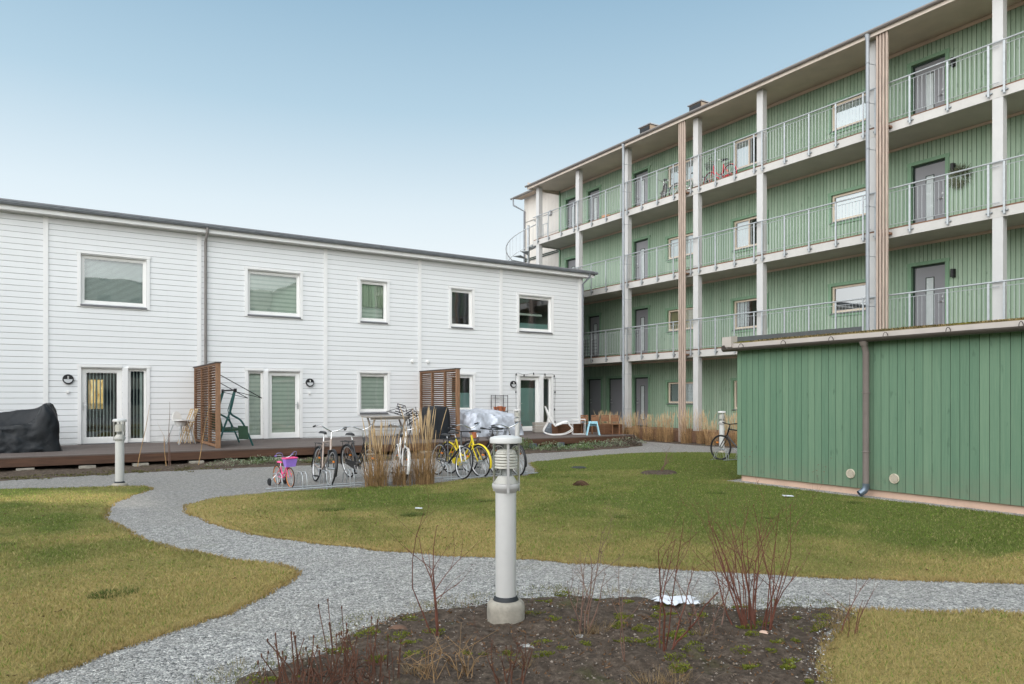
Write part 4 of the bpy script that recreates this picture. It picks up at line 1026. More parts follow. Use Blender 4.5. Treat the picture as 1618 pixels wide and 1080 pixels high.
def drape(name, c, sx, sy, hz, mat, label, cat, rotz=0, amp=.04, flare=.08, nper=96, nlev=12, seed=0, sq=4., group=None):
    """a cover hanging over something: hz(u,v) is the height on the unit square"""
    rr = np.random.default_rng(seed); ph = rr.uniform(0, 6.28, 6); fr = rr.integers(3, 15, 6)
    m = MB(); V = []
    def ring(t, s):
        for k in range(nper):
            a = 2 * math.pi * k / nper; ca, sa = math.cos(a), math.sin(a)
            den = (abs(ca) ** sq + abs(sa) ** sq) ** (1 / sq); u, v = ca / den, sa / den
            fold = sum(math.sin(f * a + p + 1.2 * t) for f, p in zip(fr, ph)) / 2.4
            top = hz(u * s, v * s)
            off = (1 - t) * (flare + amp * fold) if s == 1 else 0
            x = u * s * sx * (1 - .05 * t ** 6) + u * off; y = v * s * sy * (1 - .05 * t ** 6) + v * off
            z = top * (t if t < 1 else 1) + (amp * .35 * math.sin(5.3 * u * s + ph[0]) * math.sin(4.1 * v * s + ph[1]) if s < 1 else 0) - (.03 if s == 1 and t == 1 else 0)
            w_ = mnoise.fractal(Vector((x * 2.6 + seed, y * 2.6, z * 1.6)), .6, 2.1, 5); w2_ = mnoise.ridged_multi_fractal(Vector((x * 2.1 + seed, y * 2.1, z * 3.)), .9, 2., 4, 1., 2.) - 1.
            k_ = amp * (.55 * w_ + .35 * w2_) * (1 if z > .03 else .3)
            V.append((x + u * k_, y + v * k_, max(0., z + k_ * .6)))
    levels = [(i / (nlev - 1), 1) for i in range(nlev)] + [(1, s) for s in (.97, .9, .8, .65, .5, .33, .17, .04)]
    for t, s in levels: ring(t, s)
    F = []
    for i in range(len(levels) - 1):
        for k in range(nper): F.append((i * nper + k, i * nper + (k + 1) % nper, (i + 1) * nper + (k + 1) % nper, (i + 1) * nper + k))
    F.append(tuple((len(levels) - 1) * nper + k for k in range(nper)))
    m.add(V, F)
    o = m.build(name, mat, None, True, (0, 0, 0)); o.location = c; o.rotation_euler = (0, 0, rotz); ORG[o] = Vector(c)
    return tag(o, label, cat, group)
sm = lambda a, b, x: (lambda t: t * t * (3 - 2 * t))(min(1, max(0, (x - a) / (b - a))))
def sofa_h(u, v):
    back = sm(.15, .5, v); arm = sm(.72, .9, u)
    return .60 + .36 * back + .40 * arm * (1 - .92 * back) + .05 * u + .12 * sm(.80, .93, u) - .02 * math.sin(7 * u)
drape('covered_sofa', (-1.42, 21.45, DZ), 1.4, .80, sofa_h, TARPB, 'garden sofa under a loose black tarpaulin at the left end of the deck', 'covered sofa', amp=.075, flare=.08, seed=3, nper=220, nlev=16, sq=7)
drape('covered_barbecue', (10.35, 20.75, DZ), .40, .32, lambda u, v: 1.06 - .05 * abs(u) ** 2 - .03 * v * v, TARPG, 'barbecue under a fitted black cover standing against a timber screen', 'barbecue', amp=.018, flare=.03, seed=5, sq=5, rotz=R(-8))
drape('covered_furniture', (12.75, 22.0, DZ), 1.15, .95, lambda u, v: .86 - .10 * sm(.2, .9, u) - .10 * sm(.4, 1, -v) + .05 * math.sin(4 * u + 1) * math.cos(3 * v), TARPS, 'garden furniture heaped under a crumpled silver grey tarpaulin', 'covered furniture', amp=.11, flare=.16, seed=8, nper=140, sq=5)

# high chair
t = thing('high_chair', 'white plastic baby high chair with slim metal legs by the screen', 'high chair', (3.02, 22.2, DZ), R(-60))
ORG[t] = Vector((0, 0, 0))
for sx in (-1, 1):
    for sy in (-1, 1): q = MB(); q.tube([(sx * .15, sy * .13, .55), (sx * .27, sy * .27, 0)], .013, 8); q.build('leg', GALV, t)
q = MB(); q.lathe([(0, .50), (.12, .50), (.16, .56), (.175, .66), (.17, .66), (.15, .57), (0, .52)], n=20); q.build('seat', WPLAST, t, True)
q = MB(); pts = []
for i in range(13):
    a = math.pi * i / 12; pts.append((-.16 - .02 * math.sin(a), .155 * math.cos(a), .66 + .26 * math.sin(a) ** .7))
q.add(pts + [(p[0] - .03, p[1], p[2]) for p in pts], [tuple(range(13)), tuple(range(25, 12, -1))] + [(i, 13 + i, 14 + i, i + 1) for i in range(12)]); q.build('backrest', WPLAST, t, True)
q = MB(); q.box(-.1, .30, -.24, .24, .66, .69); q.build('tray', WPLAST, t, bevel=.012)
# folding chairs leaning on the screen
for i, (x, y, ly, lab) in enumerate(((3.22, 22.35, .1, 'folded light wooden garden chair leaning flat beside the high chair'), (3.38, 22.55, .16, 'folded light wooden garden chair leaning nearest the timber screen'))):
    t = thing('folding_chair', lab, 'folding chair', (x, y, DZ), R(90), 'folded wooden chairs by the screen'); ORG[t] = Vector((0, 0, 0))
    for s in (-1, 1):
        q = MB(); q.bar((s * .2, .24, 0), (s * .2, -.12, 1.0), .03, .022); q.build('leg', LIGHTWOOD, t)
        q = MB(); q.bar((s * .17, -.05, 0), (s * .17, .05, .62), .03, .022); q.build('leg', LIGHTWOOD, t)
    q = MB()
    for k in range(3): q.bar((-.2, -.11 + .025 * k, .97 - .07 * k), (.2, -.11 + .025 * k, .97 - .07 * k), .045, .012, (0, 1, 0))
    q.build('backrest', LIGHTWOOD, t)
    q = MB()
    for k in range(6): q.bar((-.18, .10 - .025 * k, .32 + .055 * k), (.18, .10 - .025 * k, .32 + .055 * k), .04, .012, (0, 1, 0))
    q.build('seat', LIGHTWOOD, t)
# swing seat
t = thing('garden_swing', 'dark green tubular garden swing seat without its canopy', 'garden swing', (4.1, 21.1, DZ))
def curve(pts, n=6):
    P = [Vector(p) for p in pts]; out = []
    for i in range(len(P) - 1):
        p0, p1, p2, p3 = P[max(i - 1, 0)], P[i], P[i + 1], P[min(i + 2, len(P) - 1)]
        for k in range(n):
            u = k / n; out.append(.5 * ((2 * p1) + (p2 - p0) * u + (2 * p0 - 5 * p1 + 4 * p2 - p3) * u * u + (3 * p1 - p0 - 3 * p2 + p3) * u ** 3))
    return out + [P[-1]]
for y in (20.25, 21.95):
    q = MB(); q.tube(curve([(4.56, y, .325), (4.40, y, .72), (4.24, y, 1.02), (3.98, y, 1.22), (4.02, y, 1.55), (4.10, y, 1.82)]), .026, 8); q.build('front_leg', SWINGM, t, True)
    q = MB(); q.tube(curve([(3.66, y, .325), (3.82, y, .85), (3.98, y, 1.30), (4.09, y, 1.80)]), .026, 8); q.build('rear_leg', SWINGM, t, True)
    q = MB(); q.tube([(3.76, y, .72), (4.42, y, .70)], .018, 6); q.build('stretcher', SWINGM, t)
    q = MB(); q.tube([(3.70, y, 2.25), (4.80, y, 1.62)], .012, 6); q.tube([(4.1, y, 1.8), (4.80, y, 1.62)], .009, 6); q.build('canopy_arm', BLACKM, t)
    q = MB(); q.lathe([(.0, -.05), (.04, -.05), (.04, .05), (0, .05)], (4.1, y, 1.83), 12); q.build('bracket', BLACKM, t)
q = MB(); q.tube([(4.1, 20.2, 1.84), (4.1, 22.0, 1.84)], .024, 8); q.build('top_bar', BLACKM, t)
for y in (20.45, 21.75):
    q = MB(); q.tube([(4.1, y, 1.82), (3.95, y, 1.3), (4.05, y, .78)], .012, 6); q.build('hanger', SWINGM, t)
q = MB(); q.add([(3.82, 20.45, .70), (3.82, 21.75, .70), (4.32, 21.75, .74), (4.32, 20.45, .74), (3.82, 20.45, .76), (3.82, 21.75, .76), (4.32, 21.75, .80), (4.32, 20.45, .80)], [(3, 2, 1, 0), (4, 5, 6, 7), (0, 1, 5, 4), (1, 2, 6, 5), (2, 3, 7, 6), (3, 0, 4, 7)]); q.build('seat', SWINGF, t)
q = MB(); q.add([(3.80, 20.45, .72), (3.80, 21.75, .72), (3.66, 21.75, 1.22), (3.66, 20.45, 1.22), (3.86, 20.45, .72), (3.86, 21.75, .72), (3.72, 21.75, 1.24), (3.72, 20.45, 1.24)], [(0, 1, 2, 3), (7, 6, 5, 4), (0, 4, 5, 1), (1, 5, 6, 2), (2, 6, 7, 3), (3, 7, 4, 0)]); q.build('backrest', SWINGF, t)
q = MB(); q.quad((4.18, 20.22, .52), (4.44, 20.22, .50), (4.42, 20.22, .86), (4.16, 20.22, .88)); q.build('hanging_cover', SWINGF, t)
# folding table and the chairs thrown on it
t = thing('folding_table', 'greyed white folding table on crossed legs under the lower window', 'table', (9.2, 22.2, DZ))
q = MB()
for k in range(6): q.box(8.55, 10.0, 21.85 + k * .125, 21.85 + k * .125 + .115, .992, 1.024)
q.build('tabletop', GREYWOOD, t)
for x in (8.72, 9.82):
    q = MB(); q.bar((x, 21.9, DZ), (x, 22.5, .99), .03, .075); q.build('leg', GREYWOOD, t)
    q = MB(); q.bar((x + .035, 22.5, DZ), (x + .035, 21.9, .99), .03, .075); q.build('leg', GREYWOOD, t)
q = MB(); q.box(8.6, 9.95, 21.9, 21.925, .92, .99); q.build('apron', GREYWOOD, t)
q = MB(); q.bar((8.75, 22.2, .68), (9.80, 22.2, .68), .03, .07); q.build('stretcher', GREYWOOD, t)
def metal_chair(loc, rot, lab):
    t = thing('folding_chair', lab, 'folding chair', loc, 0, 'black metal chairs tipped on the table'); ORG[t] = Vector((0, 0, 0)); t.rotation_euler = rot
    for s in (-1, 1):
        q = MB(); q.tube([(s * .19, .2, 0), (s * .19, -.16, .86)], .011, 6); q.build('leg', BLACKM, t)
        q = MB(); q.tube([(s * .17, -.22, 0), (s * .17, .2, .45)], .011, 6); q.build('leg', BLACKM, t)
    q = MB()
    for k in range(5): q.bar((-.17, -.14 + .085 * k, .45), (.17, -.14 + .085 * k, .45), .03, .01)
    q.build('seat', BLACKM, t)
    q = MB()
    for k in range(3): q.bar((-.19, -.155 + .02 * k, .85 - .06 * k), (.19, -.155 + .02 * k, .85 - .06 * k), .012, .03)
    q.build('backrest', BLACKM, t)
metal_chair((10.15, 22.5, 1.12), (R(78), R(12), R(-62)), 'black metal folding chair lying tipped on the white table')
metal_chair((10.32, 22.3, 1.06), (R(100), R(-32), R(-40)), 'black metal folding chair with legs in the air by the screen')
metal_chair((10.10, 21.75, DZ), (R(0), R(0), R(-40)), 'black metal folding chair standing half hidden by the barbecue cover')
# shelf and its pots
t = thing('metal_shelf', 'dark wire shelf unit against the white wall left of the far door', 'shelf', (14.2, 23.1, DZ))
for x in (13.95, 14.5):
    for y in (22.95, 23.25): q = MB(); q.tube([(x, y, DZ), (x, y, 1.75)], .011, 6); q.build('upright', BLACKM, t)
for z_ in (.55, 1.12, 1.72):
    q = MB()
    for k in range(9): yy = 22.95 + .3 * k / 8; q.tube([(13.95, yy, z_), (14.5, yy, z_)], .006, 4)
    q.box(13.95, 14.5, 22.94, 22.955, z_ - .012, z_ + .012); q.box(13.95, 14.5, 23.245, 23.26, z_ - .012, z_ + .012); q.build('shelf_board', BLACKM, t)
def pot(loc, r, h, mat, lab, grp=None, sq=False):
    q = MB()
    if sq: q.lathe([(0, 0), (r * .95, 0), (r * 1.2, h), (r * 1.05, h), (r * .9, h * .8), (0, h * .8)], n=4)
    else: q.lathe([(0, 0), (r * .68, 0), (r * .92, h * .76), (r * 1.02, h * .76), (r * 1.05, h), (r * .92, h), (r * .84, h * .75), (0, h * .72)], n=20)
    o = q.build('flower_pot', mat, None, not sq, (0, 0, 0)); o.location = loc; tag(o, lab, 'flower pot', grp)
    if sq: o.rotation_euler.z = R(45)
pot((14.06, 23.1, 1.135), .085, .17, TERRA, 'terracotta pot at the left end of the wire shelf', 'pots on the wire shelf')
pot((14.24, 23.08, 1.135), .105, .19, TERRA, 'widest terracotta pot in the middle of the wire shelf', 'pots on the wire shelf')
pot((14.42, 23.1, 1.135), .08, .16, TERRA, 'small terracotta pot at the right end of the wire shelf', 'pots on the wire shelf')
pot((11.45, 20.2, DZ), .13, .23, TERRA, 'terracotta pot on the deck edge at the foot of the screen')
pot((14.75, 22.6, DZ), .13, .32, REDPOT, 'square rust red pot on the deck by the far door', None, True)
# string of lights round the far door
q = MB(); pts = [(15.12, W - .07, .6), (15.13, W - .07, 1.2), (15.12, W - .07, 1.9), (15.13, W - .075, 2.58), (15.5, W - .075, 2.55), (15.95, W - .075, 2.62), (16.5, W - .075, 2.6), (16.96, W - .07, 2.55), (17.0, W - .07, 1.9), (16.98, W - .07, 1.2), (17.0, W - .07, .7)]
cw_ = curve(pts, 5); q.tube(cw_, .0045, 5); t = q.build('string_lights', BLACKP, None, False, (15.1, W - .07, .6)); tag(t, 'thin black cable with small bulbs draped around the far door', 'string lights')
for p in pts:
    b = MB(); b.lathe([(0, .02), (.018, .02), (.02, -.01), (.028, -.05), (0, -.075)], p, 8); b.build('bulb', BLACKP, t, True)
# rocking chair, table, stool
t = thing('rocking_chair', 'white outdoor rocking chair with looping tube runners on the deck', 'rocking chair', (15.05, 20.5, DZ), R(-32)); ORG[t] = Vector((0, 0, 0))
for s in (-1, 1):
    y = s * .26
    q = MB(); q.tube(curve([(-.36, y, .42), (-.50, y, .14), (-.30, y, .03), (.0, y, .012), (.3, y, .06), (.52, y, .20), (.44, y, .34), (.30, y, .48), (-.05, y, .35)], 5), .017, 8); q.build('runner', WMETAL, t, True)
    q = MB(); q.tube(curve([(-.10, y, .33), (-.30, y, .62), (-.44, y, 1.0)], 5), .017, 8); q.tube([(-.36, y, .42), (-.32, y, .66)], .014, 6); q.build('back_upright', WMETAL, t, True)
q = MB(); q.add([(-.08, -.27, .33), (-.08, .27, .33), (-.44, .27, 1.02), (-.44, -.27, 1.02), (-.10, -.27, .31), (-.10, .27, .31), (-.465, .27, 1.0), (-.465, -.27, 1.0)], [(0, 1, 2, 3), (7, 6, 5, 4), (0, 4, 5, 1), (2, 6, 7, 3), (1, 5, 6, 2), (0, 3, 7, 4)]); q.build('backrest', WPLAST, t)
q = MB(); q.add([(-.10, -.27, .33), (-.10, .27, .33), (.34, .27, .50), (.34, -.27, .50), (-.10, -.27, .305), (-.10, .27, .305), (.34, .27, .475), (.34, -.27, .475)], [(3, 2, 1, 0), (4, 5, 6, 7), (0, 1, 5, 4), (2, 3, 7, 6), (1, 2, 6, 5), (3, 0, 4, 7)]); q.build('seat', WPLAST, t)
t = thing('side_table', 'small white tube side table next to the rocking chair', 'table', (15.95, 20.45, DZ), R(-32)); ORG[t] = Vector((0, 0, 0))
q = MB(); q.box(-.24, .24, -.2, .2, .535, .555); q.build('tabletop', WMETAL, t)
for x, y in ((-.22, -.18), (.22, -.18), (.22, .18), (-.22, .18)): q = MB(); q.tube([(x, y, 0), (x, y, .54)], .010, 6); q.build('leg', WMETAL, t)
q = MB(); q.tube([(-.22, -.18, .012), (.22, -.18, .012)], .010, 6); q.tube([(-.22, .18, .012), (.22, .18, .012)], .010, 6); q.build('foot_rail', WMETAL, t)
t = thing('step_stool', 'pale blue plastic stool with splayed legs on the deck edge', 'stool', (16.05, 19.75, DZ), R(-34)); ORG[t] = Vector((0, 0, 0))
q = MB(); q.box(-.155, .155, -.13, .13, .44, .485); q.box(-.165, .165, -.14, .14, .405, .4395); q.build('seat', BLUEP, t, bevel=.012)
for sx in (-1, 1):
    for sy in (-1, 1): q = MB(); q.bar((sx * .135, sy * .115, .42), (sx * .225, sy * .19, 0), .085, .035, (1, 0, 0)); q.build('leg', BLUEP, t)
q = MB(); q.box(-.15, .15, .09, .11, .32, .42); q.build('apron', BLUEP, t)
# wooden chairs and planters
def wchair(x, y, lab):
    t = thing('wooden_chair', lab, 'chair', (x, y, DZ), R(-34), 'brown wooden chairs behind the planters'); t.scale = (.66, .85, 1); ORG[t] = Vector((0, 0, 0))
    for sx in (-1, 1): q = MB(); q.box(sx * .19 - .02, sx * .19 + .02, -.2, -.16, 0, .36); q.build('leg', CHAIRW, t)
    for sx in (-1, 1): q = MB(); q.bar((sx * .19, .17, 0), (sx * .19, .25, .66), .04, .03); q.build('leg', CHAIRW, t)
    q = MB(); q.box(-.21, .21, -.2, .18, .361, .39); q.build('seat', CHAIRW, t)
    q = MB(); q.bar((-.215, .225, .54), (.215, .225, .54), .02, .16); q.bar((-.215, .245, .66), (.215, .245, .66), .02, .05); q.build('backrest', CHAIRW, t)
f0, f1 = 26.0, 25.9
for i, (px, lab) in enumerate(((.1020, 'brown wooden chair behind the white side table'), (.1170, 'brown wooden chair right behind the pale blue stool'), (.1312, 'third brown wooden chair from the left beyond the planters'), (.1448, 'brown wooden chair nearest the right end of the deck'))):
    fw = 26.2 - i * .15; r_ = fw * px
    wchair(r_ * .8422 + fw * .5392, -r_ * .5392 + fw * .8422, lab)
def planter(x0, x1, y0, y1, h, lab):
    t = thing('planter_box', lab, 'planter', ((x0 + x1) / 2, (y0 + y1) / 2, DZ), 0, 'brown planters on the deck')
    for ya, yb in ((y0, y0 + .025), (y1 - .025, y1)):
        q = MB()
        for k in range(3): q.box(x0, x1, ya, yb, DZ + h * k / 3 + .004, DZ + h * (k + 1) / 3 - .004)
        q.build('side', PLANTERW, t)
    for xa, xb in ((x0 + .001, x0 + .026), (x1 - .026, x1 - .001)):
        q = MB(); q.box(xa, xb, y0 + .026, y1 - .026, DZ + .004, DZ + h); q.build('end', PLANTERW, t)
    q = MB(); q.box(x0 + .027, x1 - .027, y0 + .026, y1 - .026, DZ + .02, DZ + h - .06); q.build('soil', SOIL, t)
planter(15.25, 16.5, 20.75, 21.15, .36, 'long brown timber planter behind the rocking chair')
planter(16.58, 17.4, 19.72, 20.12, .36, 'brown timber planter at the right end of the deck')
t = thing('wooden_crate', 'whitewashed wooden crate beside the far side window', 'crate', (15.6, 22.3, DZ), R(-20)); ORG[t] = Vector((0, 0, 0))
for k in range(3): q = MB(); q.box(-.28, .28, -.2, -.18, .02 + .13 * k, .13 + .13 * k); q.box(-.28, .28, .18, .2, .02 + .13 * k, .13 + .13 * k); q.box(-.3, -.2801, -.2, .2, .02 + .13 * k, .13 + .13 * k); q.box(.2801, .3, -.2, .2, .02 + .13 * k, .13 + .13 * k); q.build('slat', GREYWOOD, t)
q = MB(); q.box(-.279, .279, -.179, .179, .0, .02); q.build('base', GREYWOOD, t)
drape('plastic_bag', (15.35, 21.3, DZ), .26, .16, lambda u, v: .36 - .10 * abs(u) - .06 * math.sin(6 * u), GREYBAG, 'crumpled grey plastic bag between the rocking chair and the planter', 'bag', amp=.03, flare=.02, seed=4, nper=48, sq=3)
q = MB(); q.box(-.13, .13, -.09, .09, 0, .2); q.box(-.115, .115, -.105, -.0905, .03, .17); q.box(-.015, .015, -.109, -.1055, .05, .15, 1)
o = q.build('utility_box', [GALV, WPLAST], None, False, (0, 0, 0)); o.location = (19.2, 21.75, .50); o.rotation_euler.z = R(-40); tag(o, 'small grey metal box at the foot of the gallery column by the deck', 'utility box')
q = MB(); q.tube([(0, 0, -.5), (0, 0, 0)], .03, 8); q.build('post', GALV, o)

# ------------------------------------------------------------------ bollard lamps
t = thing('bollard_lamp', 'nearest white bollard lamp with louvres in a clear cylinder on a concrete foot', 'bollard lamp', (2.72, 4.33, 0), 0, 'white bollard lamps'); ORG[t] = Vector((0, 0, 0))
q = MB(); q.lathe([(0, -.1), (.128, -.1), (.134, -.02), (.136, .10), (.132, .14), (.115, .158), (.09, .165), (0, .165)], n=40); q.build('concrete_foot', CONC, t, True)
q = MB(); q.lathe([(.085, .16), (.092, .165), (.08, .19), (.06, .205)], n=36); q.build('rubber_gasket', RUBBER, t, True)
q = MB(); q.lathe([(.0, .178), (.0735, .178), (.0745, .185), (.0745, .94), (0, .94)], n=40)
po = q.build('post', BOLLW, t, True)
for a in (-.62, -2.2, 1.2): q = MB(); q.lathe([(0, .005), (.008, .004), (.009, 0)], (0, 0, 0), 8, axis='y'); s = q.build('bolt', STEEL, po); s.location = (.0745 * math.cos(a), .0745 * math.sin(a), .205); s.rotation_euler.z = a + R(-90)
q = MB(); q.lathe([(.0748, .932), (.080, .94), (.096, .962), (.099, .970), (.099, .992), (.096, .997), (0, .998)], n=40); q.build('collar', BOLLC, t, True)
q = MB(); q.lathe([(.088, .9985), (.087, 1.002), (.057, 1.046), (.053, 1.05), (0, 1.05)], n=36); q.build('reflector', BOLLW, t, True)
q = MB()
for i in range(6):
    z = 1.106 + i * .0205; k = .081 if i < 5 else .074
    q.lathe([(k - .024, z + .006), (k - .002, z), (k, z + .002), (k, z + .009), (k - .006, z + .0125), (k - .024, z + .020)], n=36)
q.lathe([(.052, 1.106), (.052, 1.235), (0, 1.235)], n=24); q.lathe([(.0, 1.243), (.045, 1.240), (.062, 1.232), (.070, 1.224)], n=36)
q.build('louvre', LOUV, t, True)
q = MB(); q.cyl((0, 0, 1.04), (0, 0, 1.12), .03, n=12); q.cyl((0, 0, 1.23), (0, 0, 1.30), .012, n=8)
for a in (0, 1.6, 3.1, 4.7): q.cyl((.045 * math.cos(a), .045 * math.sin(a), 1.04), (.045 * math.cos(a), .045 * math.sin(a), 1.12), .005, n=6)
q.build('lamp_stem', GALV, t)
def clear_mat():
    m, nt, out = newmat('clear_acrylic')
    tr = N(nt, 'ShaderNodeBsdfTransparent'); tr.inputs[0].default_value = (.93, .925, .90, 1)
    g = N(nt, 'ShaderNodeBsdfGlossy'); g.inputs['Roughness'].default_value = .08; g.inputs[0].default_value = (1, 1, 1, 1)
    lw = N(nt, 'ShaderNodeLayerWeight'); lw.inputs[0].default_value = .12
    mx = N(nt, 'ShaderNodeMixShader'); L(nt, math_(nt, 'ADD', math_(nt, 'MULTIPLY', lw.outputs['Fresnel'], .6), .03), mx.inputs[0]); L(nt, tr.outputs[0], mx.inputs[1]); L(nt, g.outputs[0], mx.inputs[2])
    L(nt, mx.outputs[0], out.inputs[0]); return m
q = MB(); q.lathe([(.0945, .9985), (.0945, 1.291)], n=44); q.build('clear_cylinder', clear_mat(), t, True)
q = MB(); q.lathe([(0, 1.342), (.05, 1.339), (.09, 1.332), (.112, 1.324), (.116, 1.318), (.116, 1.288), (.112, 1.284), (.104, 1.284), (.100, 1.292), (0, 1.296)], n=48); q.build('cap', BOLLW, t, True)
for a in (-1.98, -.12, 1.95):
    q = MB(); q.box(-.009, .009, .1005, .1075, .935, 1.287); b = q.build('strap', BOLLC, t); b.rotation_euler.z = a - math.pi / 2
    q = MB(); q.lathe([(0, .004), (.006, .003), (.007, 0)], (0, .1075, .948), 8, axis='y'); q.build('screw', RUBBER, b)
bol = t
for loc, rz, lab in (((1.0, 14.89, -.10), .8, 'white bollard lamp on the left lawn in front of the patio door'), ((16.8, 14.6, -.10), 2.1, 'white bollard lamp beside the bicycle at the back corner of the shed'), ((12.2, 18.75, -.06), 1.2, 'white bollard lamp at the deck edge in front of the silver tarpaulin')):
    c = copy_tree(bol); c.location = loc; c.rotation_euler.z = rz; c['label'] = lab

# ------------------------------------------------------------------ bicycles
def bicycle(label, loc, rotz, frame, style='diamond', fender=None, basket=None, rack=False, bars='swept', rim=RIM, lean=0., s=1., fork=None, saddle_z=.90, guard=None, group='bicycles parked in the rack before the deck', steer=0., lamp=False, kid=False):
    t = thing('bicycle', label, 'bicycle', loc, rotz, group); ORG[t] = Vector((0, 0, 0))
    t.scale = (s, s, s); t.rotation_euler = (lean, 0, rotz)
    Rw = .335; ra, fa, bb = (-.52, 0, Rw), (.53, 0, Rw), (-.09, 0, .28)
    seat_t = (-.245, 0, .78); ht, hb = (.285, 0, .86), (.345, 0, .66)
    if kid: seat_t = (-.2, 0, .66)
    f = MB(); f.tube([bb, seat_t], .017, 8)
    if style == 'diamond':
        f.tube([seat_t, (.295, 0, .82)], .016, 8); f.tube([hb, bb], .020, 8)
    else:
        f.tube(curve([(.31, 0, .78), (.16, 0, .56), (-.02, 0, .42), (-.16, 0, .50)]), .017, 8); f.tube(curve([hb, (.22, 0, .46), (.05, 0, .33), bb]), .02, 8)
    f.tube([hb, ht], .022, 8)
    for y in (-.055, .055):
        f.tube([(bb[0], y * .6, bb[2]), (ra[0], y, ra[2])], .010, 6); f.tube([(seat_t[0] + .02, y * .4, seat_t[2] - .06), (ra[0], y, ra[2])], .009, 6)
    fr = f.build('frame', frame, t, True)
    fk = MB()
    for y in (-.05, .05): fk.tube(curve([(hb[0] + .002, y * .8, hb[2] - .01), (.43, y, .5), (fa[0], y, fa[2])]), .012, 6)
    fk.tube([(hb[0], -.05, hb[2] - .01), (hb[0], .05, hb[2] - .01)], .016, 6); fk.build('fork', fork or frame, t, True)
    for c in (ra, fa):
        ty = MB(); ty.torus(c, (0, 1, 0), Rw - .016, .017, 36, 8); wh = ty.build('wheel', TYRE, t, True)
        rm = MB(); rm.torus(c, (0, 1, 0), Rw - .038, .011, 36, 6); rm.build('rim', rim, wh, True)
        sp = MB()
        for i in range(18):
            a = 2 * math.pi * i / 18 + .1; ys = .025 if i % 2 else -.025
            sp.tube([(c[0] + .02 * math.cos(a + .5), ys, c[2] + .02 * math.sin(a + .5)), (c[0] + (Rw - .04) * math.cos(a), 0, c[2] + (Rw - .04) * math.sin(a))], .0016, 3, cap=False)
        sp.build('spokes', SPOKE, wh)
        hb_ = MB(); hb_.cyl((c[0], -.06, c[2]), (c[0], .06, c[2]), .022, n=10); hb_.build('hub', STEEL, wh, True)
        rf_ = MB(); rf_.box(c[0] + .08, c[0] + .14, -.012, .012, c[2] + .12, c[2] + .15); rf_.build('reflector', ORANGE, wh)
    if fender:
        for c, a0, a1 in ((ra, R(20), R(195)), (fa, R(60), R(200))):
            q = MB(); n = 14
            pr = []
            for i in range(n + 1):
                a = a0 + (a1 - a0) * i / n if c is ra else R(-20) + R(150) * i / n
                for y, rr in ((-.028, Rw + .012), (0, Rw + .026), (.028, Rw + .012)): pr.append((c[0] + rr * math.cos(a), y, c[2] + rr * math.sin(a)))
            q.add(pr, [(3 * i + k, 3 * i + 3 + k, 3 * i + 4 + k, 3 * i + 1 + k) for i in range(n) for k in range(2)]); q.build('mudguard', fender, t, True)
    sd = MB(); z = saddle_z if not kid else .80; x = seat_t[0] - .03
    sd.tube([seat_t, (x, 0, z - .03)], .013, 8); sd.build('seat_post', STEEL, t)
    sd = MB(); b = []
    for i, (dx, w_, h_) in enumerate(((-.14, .075, .0), (-.10, .085, .01), (-.03, .06, .005), (.06, .03, .0), (.13, .016, -.008))):
        b += [(x + dx, -w_, z + h_ - .022), (x + dx, -w_ * .7, z + h_ + .012), (x + dx, 0, z + h_ + .02), (x + dx, w_ * .7, z + h_ + .012), (x + dx, w_, z + h_ - .022)]
    sd.add(b, [(5 * i + k, 5 * i + k + 1, 5 * i + k + 6, 5 * i + k + 5) for i in range(4) for k in range(4)] + [(4, 3, 2, 1, 0), (20, 21, 22, 23, 24), (0, 5, 10, 15, 20, 24, 19, 14, 9, 4)]); sd.build('saddle', PINK if kid else BLACKP, t, True)
    hx, hz = .265, (1.0 if bars != 'flat' else .95)
    if kid: hz = .98
    h = MB(); h.tube([ht, (hx, 0, hz)], .013, 8)
    for y in (-1, 1):
        if bars == 'flat': pts = [(hx + .03, 0, hz), (hx + .03, y * .1, hz + .01), (hx - .01, y * .29, hz + .03)]
        else: pts = [(hx, 0, hz), (hx + .05, y * .09, hz + .03), (hx + .03, y * .22, hz + .09), (hx - .10, y * .285, hz + .08), (hx - .2, y * .295, hz + .06)]
        h.tube(curve(pts), .011, 8)
    hb2 = h.build('handlebar', CHROME if bars != 'flat' else BLACKM, t, True)
    for y in (-1, 1):
        g = MB()
        if bars == 'flat': g.tube([(hx + .012, y * .19, hz + .02), (hx - .012, y * .30, hz + .032)], .017, 8)
        else: g.tube([(hx - .09, y * .283, hz + .081), (hx - .21, y * .296, hz + .058)], .017, 8)
        g.build('grip', PURPLE if kid else BLACKP, hb2, True)
    c = MB(); c.lathe([(0, -.045), (.085, -.045), (.09, -.04), (.085, -.035), (0, -.035)], (bb[0], 0, bb[2]), 20, axis='y'); c.cyl((bb[0], -.07, bb[2]), (bb[0], .07, bb[2]), .015, n=8)
    c.bar((bb[0], -.07, bb[2]), (bb[0] + .10, -.075, bb[2] - .13), .02, .012, (0, 1, 0)); c.bar((bb[0], .07, bb[2]), (bb[0] - .10, .075, bb[2] + .13), .02, .012, (0, 1, 0))
    cr = c.build('crankset', STEEL, t)
    for sx, sy in ((1, -1), (-1, 1)):
        q = MB(); q.box(bb[0] + sx * .1 - .045, bb[0] + sx * .1 + .045, sy * .125 - .04, sy * .125 + .04, bb[2] - sx * .13 - .012, bb[2] - sx * .13 + .012); q.build('pedal', BLACKP, cr)
    q = MB()
